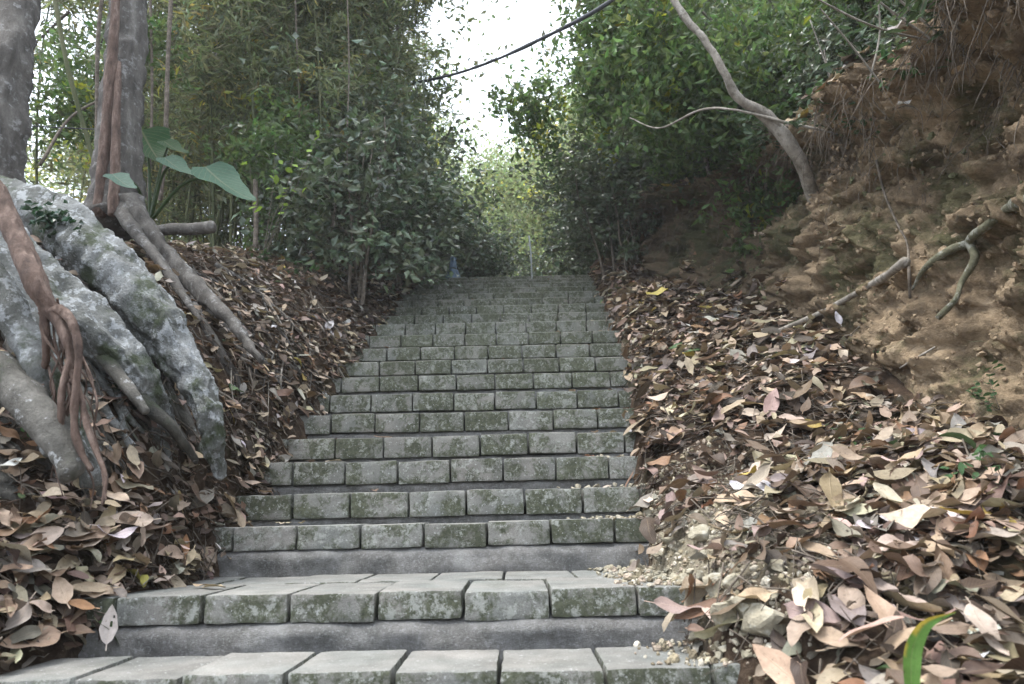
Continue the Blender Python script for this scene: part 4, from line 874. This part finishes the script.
# leafy boughs reaching into the frame at the upper right
bgh = [tree_proto(500+i_, 1.9, .012, .62, .10, 90, 20, .11, .05, (.10, .155, .06), .5, spread=.5, name='leafy_bough', cat='bough', limbs=12, yellow=.05) for i_ in range(3)]
bsp = [(640, -40, 5.2, 2.3, 'leafy bough hanging at the top beside the sky gap'), (650, -30, 5.4, 2.6, 'leafy bough above the leaning tree'), (640, 60, 6.0, 2.2, 'leafy bough reaching left towards the sky'), (700, 10, 5.6, 2.4, 'leafy bough behind the pale leaning trunk'), (760, -20, 5.0, 2.6, 'leafy bough top right above the bank'), (820, 20, 5.0, 2.2, 'leafy bough over the vines of the bank'), (670, 120, 6.4, 2.0, 'low leafy bough over the shrubs'), (900, -30, 4.6, 2.4, 'leafy bough in the top right corner'),
       (740, 70, 5.6, 2.3, 'leafy bough filling in behind the leaning tree'), (645, 10, 5.8, 2.4, 'drooping leafy bough just right of the sky'), (625, 50, 6.6, 2.2, 'leafy bough low at the right edge of the sky gap'), (850, 60, 4.2, 2.0, 'leafy bough hanging over the lip of the bank'), (960, -10, 4.0, 2.2, 'leafy bough at the very top right corner'), (700, 150, 6.6, 1.2, 'leafy bough low over the dark end of the bank'), (770, 60, 5.2, 2.0, 'leafy bough right behind the bend of the leaning tree'),
       (330, 200, 5.9, .5, 'glossy leafy spray in front of the thicket'), (120, -30, 5.2, 2.4, 'leafy bough above the rooted trunk'), (60, 20, 5.6, 2.2, 'leafy bough between the two large trunks')]
for i_, (px, py, d_, tl_, lb) in enumerate(bsp):
    e = place(bgh[i_ % 3], P(px, py, d_), .75, RNG.uniform(0, 6.28), lb, None); e.rotation_euler = (tl_, RNG.normal(0, .4), RNG.uniform(0, 6.28))

# ------------------------------------------------------------------ things on and in the earth bank
stick('fallen_branch', [(778, 331), (820, 313, ), (850, 297), (880, 280), (905, 262)], [.012, .015, .017, .019, .024], 'pale', 'grey broken branch leaning against the earth bank', 'branch', lift=.11, nz=.15)
stick('hanging_twig', [(876, 160), (885, 195), (898, 225), (907, 243), (909, 270), (910, 298)], [.006, .006, .0055, .005, .007, .007], 'twig', 'thin pale twig hanging down the face of the earth bank', 'twig', lift=.10)
mr = stick('bank_root', [(1040, 195), (1010, 207), (992, 222), (970, 240), (975, 258), (962, 282), (955, 300), (938, 318)], [.026, .024, .021, .019, .018, .016, .014, .01], 'mossroot', 'mossy twisted root coming out of the right end of the bank', 'root', lift=.06, nz=.3, sides=12)
stick('bank_root', [(975, 241), (950, 250), (925, 268), (912, 290)], [.02, .016, .012, .006], 'mossroot', 'mossy side root dipping into the soil below the twisted root', 'root', lift=.02, nz=.25)
stick('fallen_branch', [(900, 368), (920, 356), (935, 347)], [.004, .005, .004], 'pale', 'short pale stick lying on leaves at the foot of the bank', 'stick', lift=.02)
# bark slab
def plank(px0, px1, w, mat, name, label, cat, lift=.05):
    a, b = gp(*px0, lift), gp(*px1, lift); d = (b-a); n_ = 14; V = []
    side = d.cross(Vector((0, -.5, 1))).normalized(); up = side.cross(d).normalized()
    for t in np.linspace(0, 1, n_):
        c_ = a+d*t; ww = w*(.75+.25*math.sin(3.1*t))*(1+.12*math.sin(t*17))
        for s_, z_ in ((-1, 0), (-.4, .010), (.4, .012), (1, .0), (.4, -.008), (-.4, -.008)): V.append(c_+side*s_*ww+up*z_)
    V = np.array([tuple(v) for v in V]); i = np.arange(n_-1)[:, None]*6; j = np.arange(6)[None]; Q = np.stack([i+j, i+(j+1) % 6, i+6+(j+1) % 6, i+6+j], -1).reshape(-1, 4)
    caps = np.array([[0, 1, 4, 5], [1, 2, 3, 4], [(n_-1)*6, (n_-1)*6+5, (n_-1)*6+4, (n_-1)*6+1], [(n_-1)*6+1, (n_-1)*6+4, (n_-1)*6+3, (n_-1)*6+2]])
    o = obj(name, mesh_np(name, recenter(V, a), np.vstack([Q, caps]), smooth_=False), M[mat], loc=a); tag(o, label, cat)
plank((930, 637), (1018, 596), .022, 'bark', 'bark_strip', 'flat weathered strip of bark lying on leaves at the lower right', 'bark')
plank((915, 590), (975, 545), .022, 'twig', 'bark_strip', 'brown curved strip of bark above the weathered strip', 'bark')

# fine rootlets hanging below the lip
rt = MB()
for _ in range(2600):
    y = 1.6+RNG.beta(1, 1.4)*7.5; x = Xc(y)+RNG.uniform(.0, .35)
    if vnoise(np.array([[y*2.3, .5, .5]]), 7)[0] < RNG.uniform(-.4, .8): continue
    dz = RNG.uniform(0, .75)**1.5
    st_z = Tc(y)+.02-dz*.9; l, n, i_, ds = bvh_b.ray_cast(Vector((x-1.5, y, st_z)), Vector((1, 0, 0)), 4)
    if l is None: continue
    L = RNG.uniform(.05, .32)*(1.2-dz*.8); q = l+Vector((-.01, 0, 0)); pts = [q]; dr_ = Vector((-RNG.uniform(.1, .7), RNG.normal(0, .5), -RNG.uniform(.1, 1))).normalized()
    for s_ in range(4):
        dr_ = (dr_+Vector((RNG.normal(0, .25), RNG.normal(0, .3), -.35))).normalized(); q = q+dr_*L/4; pts.append(q)
    r0 = RNG.uniform(.0007, .0026); add_tube(rt, pts, [r0, r0, r0*.8, r0*.6, r0*.3], n=7, sides=4)
o = obj('rootlets', rt.mesh('rootlets'), M['twig']); tag(o, 'mat of fine dangling rootlets under the lip of the earth bank', 'rootlets', kind='stuff')
# dry stems fanning up from the lip at the upper right
for i_, (a, b, c) in enumerate([((940, 45), (890, 10), (840, -30)), ((945, 40), (905, 5), (870, -30)), ((960, 30), (935, 0), (920, -25)), ((935, 42), (870, 25), (800, -10)), ((884, 88), (855, 50), (820, 8)), ((862, 135), (838, 95), (810, 20)), ((885, 120), (900, 60), (925, 0)), ((975, 30), (965, 5), (950, -20)), ((870, 80), (880, 30), (875, -20)), ((840, 125), (832, 90), (824, 50))]):
    p0_ = gp(a[0], a[1], .02, 3.4); dy = p0_.y
    stick('dry_stem', [(a[0], a[1], dy), (b[0], b[1], dy-.05), (c[0], c[1], dy-.15)], [.005, .0045, .003], 'pale', ['lowest reaching dry stem fanning left from the bank top', 'second dry stem of the fan at the top right', 'upright dry stem at the top right corner', 'long flat dry stem crossing towards the wood', 'dry stem rising from the shaded lip', 'bowed dry stem at the left end of the lip', 'dry stem crossing the fan the other way', 'rightmost dry stem of the fan', 'thin upright dry stem above the rootlets', 'short dry stem beside the bowed one'][i_], 'stem', 'dry stems fanning from the bank top')
# green plants on the lip and face
for i_, (px, py, L, n_, lb) in enumerate([(850, 115, .07, 5, 'small leafy plant hanging on the lip of the bank'), (872, 130, .05, 6, 'round leaved seedling under the white leaf'), (905, 80, .06, 6, 'dark leaved seedling at the lip of the bank'), (820, 110, .06, 7, 'trailing plant left on the lip of the bank'), (790, 155, .06, 8, 'low green plant at the base of the leaning tree'), (760, 170, .06, 8, 'fern like plant on the shaded end of the lip'), (740, 190, .05, 8, 'green plant on the dark far part of the bank'),
                                        (940, 70, .06, 5, 'seedling below the fan of dry stems'), (1010, 500, .035, 9, 'tiny green weed at the right edge among leaves'), (1000, 410, .03, 10, 'small green weed on the mossy soil at the right edge'), (870, 455, .035, 5, 'little green seedling poking through the litter'), (700, 205, .05, 9, 'green plant far along the bank lip'), (665, 220, .05, 9, 'leafy plant at the far end of the bank lip'), (60, 455, .04, 7, 'ivy sprig under the hanging aerial strands'), (45, 400, .035, 6, 'ivy sprig between the grey roots'), (300, 280, .05, 10, 'low ground plant on the crest of the left bank'), (265, 268, .05, 10, 'ground plant at the foot of the bamboo')]):
    b = gp(px, py, .01, 4.5); sprig('seedling', b, [b+Vector((RNG.normal(-.05, .06), RNG.normal(0, .06), RNG.uniform(.03, .14))) for _q in range(4)], L, L*.5, (.05, .11, .045), lb, 'plant', n_, .0015, mat='green')
GL = 'small plants along the lip of the bank'
for i_ in range(60):
    y = 2.2+RNG.beta(1, 1.3)*6; x = float(Xc(y))+RNG.uniform(-.05, .5); b = drop(x, y)
    if b is None or b[0].z < Tc(y)-.2: continue
    b = b[0]; hgt = RNG.uniform(.08, .32); e_ = sprig('seedling', b, [b+Vector((RNG.normal(-.14, .12), RNG.normal(0, .14), hgt*RNG.uniform(-.5, 1))) for _q in range(6)], RNG.uniform(.05, .10), .03, [(.06, .10, .05), (.09, .13, .06), (.045, .08, .045)][i_ % 3],
        ['low dark leaved', 'light green', 'bluish green'][i_ % 3]+' plant '+('drooping over' if hgt < .18 else 'growing up from')+' the '+('near' if y < 4 else 'middle' if y < 6 else 'far')+' part of the bank lip', 'plant', 9, .0025, GL)
# ivy on the biggest root
iv = empty('creeping_ivy', P(75, 222, 2.72), 'dark green creeper growing on top of the largest grey root', 'ivy'); io = Vector(iv.location); cs = []
for _ in range(150):
    t = RNG.uniform(); cs.append(P(32+t*60+RNG.normal(0, 5), 205+t*35+RNG.normal(0, 6)+8*math.sin(t*9), 2.76+RNG.normal(0, .01)))
V, T, c = leaf_cloud(np.array([tuple(v) for v in cs]), .035, .026, .3, (.035, .07, .04), .2, .3); obj('leaves', mesh_np('leaves', recenter(V, io), T, c, smooth_=False), M['shrub'], iv)
# fern on the mossy soil
fn_ = gp(985, 342, .02); fe = empty('fern', fn_, 'small bright green fern frond on the mossy foot of the bank', 'fern')
for a_, L_ in ((2.6, .10), (3.6, .07), (.6, .05), (1.6, .06)):
    cs = []; V_ = []; T_ = []; k_ = 0
    for s_ in np.linspace(.1, 1, 12):
        for sd in (-1, 1):
            c0 = np.array([math.cos(a_), math.sin(a_)*.5, .35-.5*s_])*L_*s_; dd_ = np.array([-math.sin(a_), .3, .1])*sd*L_*.3*(1.1-s_)+np.array([math.cos(a_), 0, 0])*L_*.08; w_ = np.array([math.cos(a_), 0, 0])*L_*.04
            V_ += [c0-w_, c0+w_, c0+dd_]; T_.append([k_, k_+1, k_+2]); k_ += 3
    obj('frond', mesh_np('frond', np.array(V_), np.array(T_), np.tile((.12, .24, .09), (k_, 1)), smooth_=False), M['green'], fe)

# ------------------------------------------------------------------ singled out leaves
def hero(px, py, L, W, c, label, yaw, tilt=.3, roll_=0., curl=.3, fold=.25, lift=.02, holes=False, upright=None, cat='leaf', wave=.12, mat='dead'):
    b = gp(px, py, 0); l, n = b, (drop(b.x, b.y) or (0, Vector((0, 0, 1))))[1]
    st_h = HK[np.clip(np.searchsorted(ZK, l.y, side='right')-1, 0, 20)]
    V, Q, uv = dead_leaf(L, W, 6, 14, curl, fold, .1, wave, int(px*7+py), stem=True)
    if upright is None: Rm = orient(Vector(n)+Vector((0, -.5, .6)), yaw, roll_, tilt)
    else: Rm = Matrix.Rotation(upright[0], 3, 'Z') @ Matrix.Rotation(upright[1], 3, 'X') @ Matrix.Rotation(upright[2], 3, 'Z')
    V = V@np.array(Rm).T
    if holes: Q = np.delete(Q, [6*6+3, 6*7+3, 6*9+4], 0)
    pc = P(px, py, l.y-.02); pc = l-ray(px, py)*lift
    r0 = PAL[c] if isinstance(c, str) else c
    o = obj('fallen_leaf', mesh_np('fallen_leaf', V, Q, np.tile(np.array(r0), (len(V), 1)), uv), M[mat], loc=pc); return tag(o, label, cat)
hero(885, 615, .15, .062, (.46, .33, .24), 'large smooth tan leaf lying point up near the lower right', .25, .3, lift=.08)
hero(800, 630, .12, .06, 'pink', 'large brown leaf right of the big mossy stone', 2.9, .2, .3, lift=.08)
hero(850, 600, .11, .06, 'pink', 'pinkish wrinkled leaf left of the large smooth tan leaf', .1, .2, wave=.3, lift=.04)
hero(735, 500, .14, .09, (.48, .37, .26), 'broad tan leaf in the middle of the right litter', 1.9, .1, lift=.08)
hero(870, 487, .11, .055, (.46, .35, .22), 'golden tan leaf with visible veins on the right slope', 1.7, .1, lift=.04)
hero(895, 500, .10, .04, (.42, .28, .17), 'narrow tan leaf slanting beside the golden one', .9, .2, lift=.08)
hero(850, 455, .13, .05, (.42, .29, .22), 'long pinkish leaf lying level on the right slope', 1.5, .1, lift=.08)
hero(810, 315, .06, .04, 'pale', 'pale leaf on the mossy soil below the fallen branch', .5, .1)
hero(838, 318, .09, .04, (.36, .35, .38), 'greyish leaf hanging under the grey fallen branch', .1, .2, lift=.08)
hero(877, 352, .05, .04, (.045, .13, .06), 'single fresh green leaf at the foot of the bank', .3, .1, fold=.1, mat='green')
hero(960, 70, .11, .065, (.50, .38, .26), 'broad beige leaf caught on the roots at the top right', .2, -.6, lift=.08)
hero(905, 103, .06, .045, (.75, .74, .72), 'crumpled white leaf caught in the roots of the lip', 1.2, -.4, lift=.08, wave=.5)
hero(912, 62, .06, .045, 'rust', 'rust brown leaf above the crumpled white leaf', 1.4, -.4, lift=.06)
hero(925, 575, .055, .045, 'white', 'bleached ragged leaf above the bark strips', .3, .1, wave=.5, lift=.08)
hero(935, 510, .05, .045, 'white', 'bleached round leaf scrap on the right slope', .9, .1, wave=.5, lift=.08)
hero(1010, 640, .16, .11, (.33, .27, .21), 'very large dull brown leaf at the lower right corner', .2, .2, lift=.08)
hero(780, 668, .15, .07, (.40, .28, .2), 'large tan leaf at the bottom edge right of the steps', 1.0, .2, lift=.08)
hero(960, 590, .12, .08, 'pink', 'broad pinkish leaf behind the weathered bark strip', 1.1, .1, lift=.05)
# left hand pile
for px, py, L, W, c, yaw, lb in [(130, 520, .15, .07, (.50, .40, .32), 1.6, 'large flat beige leaf on top of the lower left pile'), (85, 535, .15, .065, (.36, .26, .19), 1.9, 'long brown leaf folded over the lower left pile'), (40, 540, .13, .065, (.55, .44, .36), 2.2, 'pale leaf sloping against the dark root mass'), (62, 590, .09, .055, (.5, .38, .28), .5, 'beige leaf with a ragged edge in the lower left pile'), (185, 545, .10, .035, (.30, .15, .07), -.5, 'rust red leaf standing at the edge of the lower left pile'),
                                  (180, 500, .09, .03, (.32, .24, .09), -.3, 'olive yellow leaf standing behind the rust red one'), (80, 605, .08, .035, (.4, .22, .11), 1.2, 'orange brown leaf hanging over the step at far left'), (30, 640, .16, .08, (.30, .21, .15), 1.7, 'big dark brown leaf lying on the bottom step at far left'), (90, 588, .12, .04, 'tan', 1.5, 'long narrow tan leaf lying along the edge of the step'), (170, 425, .05, .045, 'pale', .4, 'pale round leaf under the tip of the largest root'), (228, 400, .08, .05, 'brown', 0.3, 'brown leaf hanging beside the root tip'), (20, 565, .13, .06, 'grey', 1.3, 'grey brown leaf at the left edge')]:
    hero(px, py, L, W, c, lb, yaw, .1, lift=.07)
for i_ in range(90):
    px, py = RNG.uniform(0, 190), RNG.uniform(505, 680)
    if py > 596 and px > 62-(py-600)*.3: continue
    c_ = str(RNG.choice(['tan', 'brown', 'pale', 'dark', 'grey', 'rust', 'pink']))
    b = hit(px, py, .03)
    if b is None: continue
    place_leaf(0, 0, RNG.uniform(0, .05), (.06, .15), c_, False, 'pile', base=(b, Vector((.2, -.6, .8)))); s_ = leaf_specs.pop()
    V, Q, uv = dead_leaf(s_['L'], s_['W'], 6, 12, s_['curl'], s_['fold'], s_['twist'], s_['wave'], s_['seed']); V = V@np.array(s_['R']).T
    o = obj('fallen_leaf', mesh_np('fallen_leaf', V, Q, np.tile(leaf_color(c_, s_['seed']), (len(V), 1)), uv), M['dead'], loc=s_['p']); tag(o, words[c_]+' dead leaf heaped in the pile at the lower left of the steps', 'leaf', 'fallen leaves heaped at the lower left')
# leaning leaf with holes on the bottom step's riser
o = hero(110, 626, .105, .050, (.47, .42, .39), 'pale grey brown leaf with holes leaning upright against the second step riser', 0, holes=True, lift=.03, upright=(.15, R(82), .0), wave=.04)
o.location = P(110, 624, ZK[1]-.055)
# green and yellow blade leaf
bp, _ = resample([P(913, 700, 1.42), P(912, 668, 1.42), P(915, 645, 1.42), P(928, 624, 1.41), P(956, 612, 1.40)], 22); V = []; cc = []
for i_, c_ in enumerate(bp):
    t = i_/21; w_ = .015*math.sin(math.pi*min(1, t*.8+.18))**.6*(1-t**5)+.0008; tn = bp[min(i_+1, 21)]-bp[max(i_-1, 0)]; tn /= np.linalg.norm(tn); sd_ = np.cross(tn, [.1, 1, .15]); sd_ /= np.linalg.norm(sd_)
    for u_ in (-1, -.5, 0, .5, 1):
        V.append(c_+sd_*u_*w_+np.array([0, .25, 0])*w_*(1-abs(u_))); cc.append((.50, .40, .07) if (t > .6 and u_ > .2) or (.35 < t < .5 and u_ > .6) else (.13, .27, .06))
i = np.arange(21)[:, None]*5; j = np.arange(4)[None]; Q = np.stack([i+j, i+j+1, i+6+j, i+5+j], -1).reshape(-1, 4)
o = obj('blade_leaf', mesh_np('blade_leaf', recenter(V, bp[0]), Q, np.array(cc), np.stack([np.tile([0, .25, .5, .75, 1], 22), np.repeat(np.linspace(0, .4, 22), 5)], -1)), M['big'], loc=Vector(bp[0])); tag(o, 'bright green and yellow strap shaped leaf curving up at the lower right', 'leaf')

# ------------------------------------------------------------------ at the head of the steps
stick('grey_post', [(532, 282, 9.3), (531, 255, 9.3), (529, 236, 9.3)], [.011]*3, 'metal', 'slim grey metal post at the head of the steps', 'post', nz=0, sides=12)
tb_ = MB(); b0 = P(452, 284, 8.9); 
def tent(b0, w, h):
    n_ = 9; V = []
    for i_ in range(n_):
        t = i_/(n_-1)
        for j_ in range(n_):
            s_ = j_/(n_-1)*2-1; V.append((b0.x+s_*w*(1-.75*t)+.01*math.sin(9*t+5*s_), b0.y+.10*abs(s_)+.02*math.sin(7*s_+3*t)+.1*t, b0.z+h*t))
    i = np.arange(n_-1)[:, None]*n_; j = np.arange(n_-1)[None]; return np.array(V), np.stack([i+j, i+j+1, i+n_+j+1, i+n_+j], -1).reshape(-1, 4)
V, Q = tent(b0, .12, .42); me = mesh_np('tarp', recenter(V, b0), Q); o = obj('tarp', me, M['tarp'], loc=b0); tag(o, 'small dark blue draped tarp at the left of the top step', 'tarp')
md = o.modifiers.new('thick', 'SOLIDIFY'); md.thickness = .01

# ------------------------------------------------------------------ haze
bm = bmesh.new(); bmesh.ops.create_cube(bm, size=1); me = bpy.data.meshes.new('haze'); bm.to_mesh(me); bm.free()
hz = obj('haze', me); hz.scale = (100, 98, 34); hz.location = (0, 17, 12.5); tag(hz, 'thin pale haze in the air of the wood', 'haze', kind='stuff')
mh = bpy.data.materials.new('haze'); mh.use_nodes = True; th = mh.node_tree; th.nodes.clear(); om = th.nodes.new('ShaderNodeOutputMaterial'); pv = th.nodes.new('ShaderNodeVolumePrincipled')
pv.inputs['Color'].default_value = (.95, .97, 1, 1); pv.inputs['Density'].default_value = .002; th.links.new(pv.outputs[0], om.inputs['Volume']); me.materials.append(mh)
print('MAXZ', float(GV[:, 2].max()), float(GV[:, 2].min()))
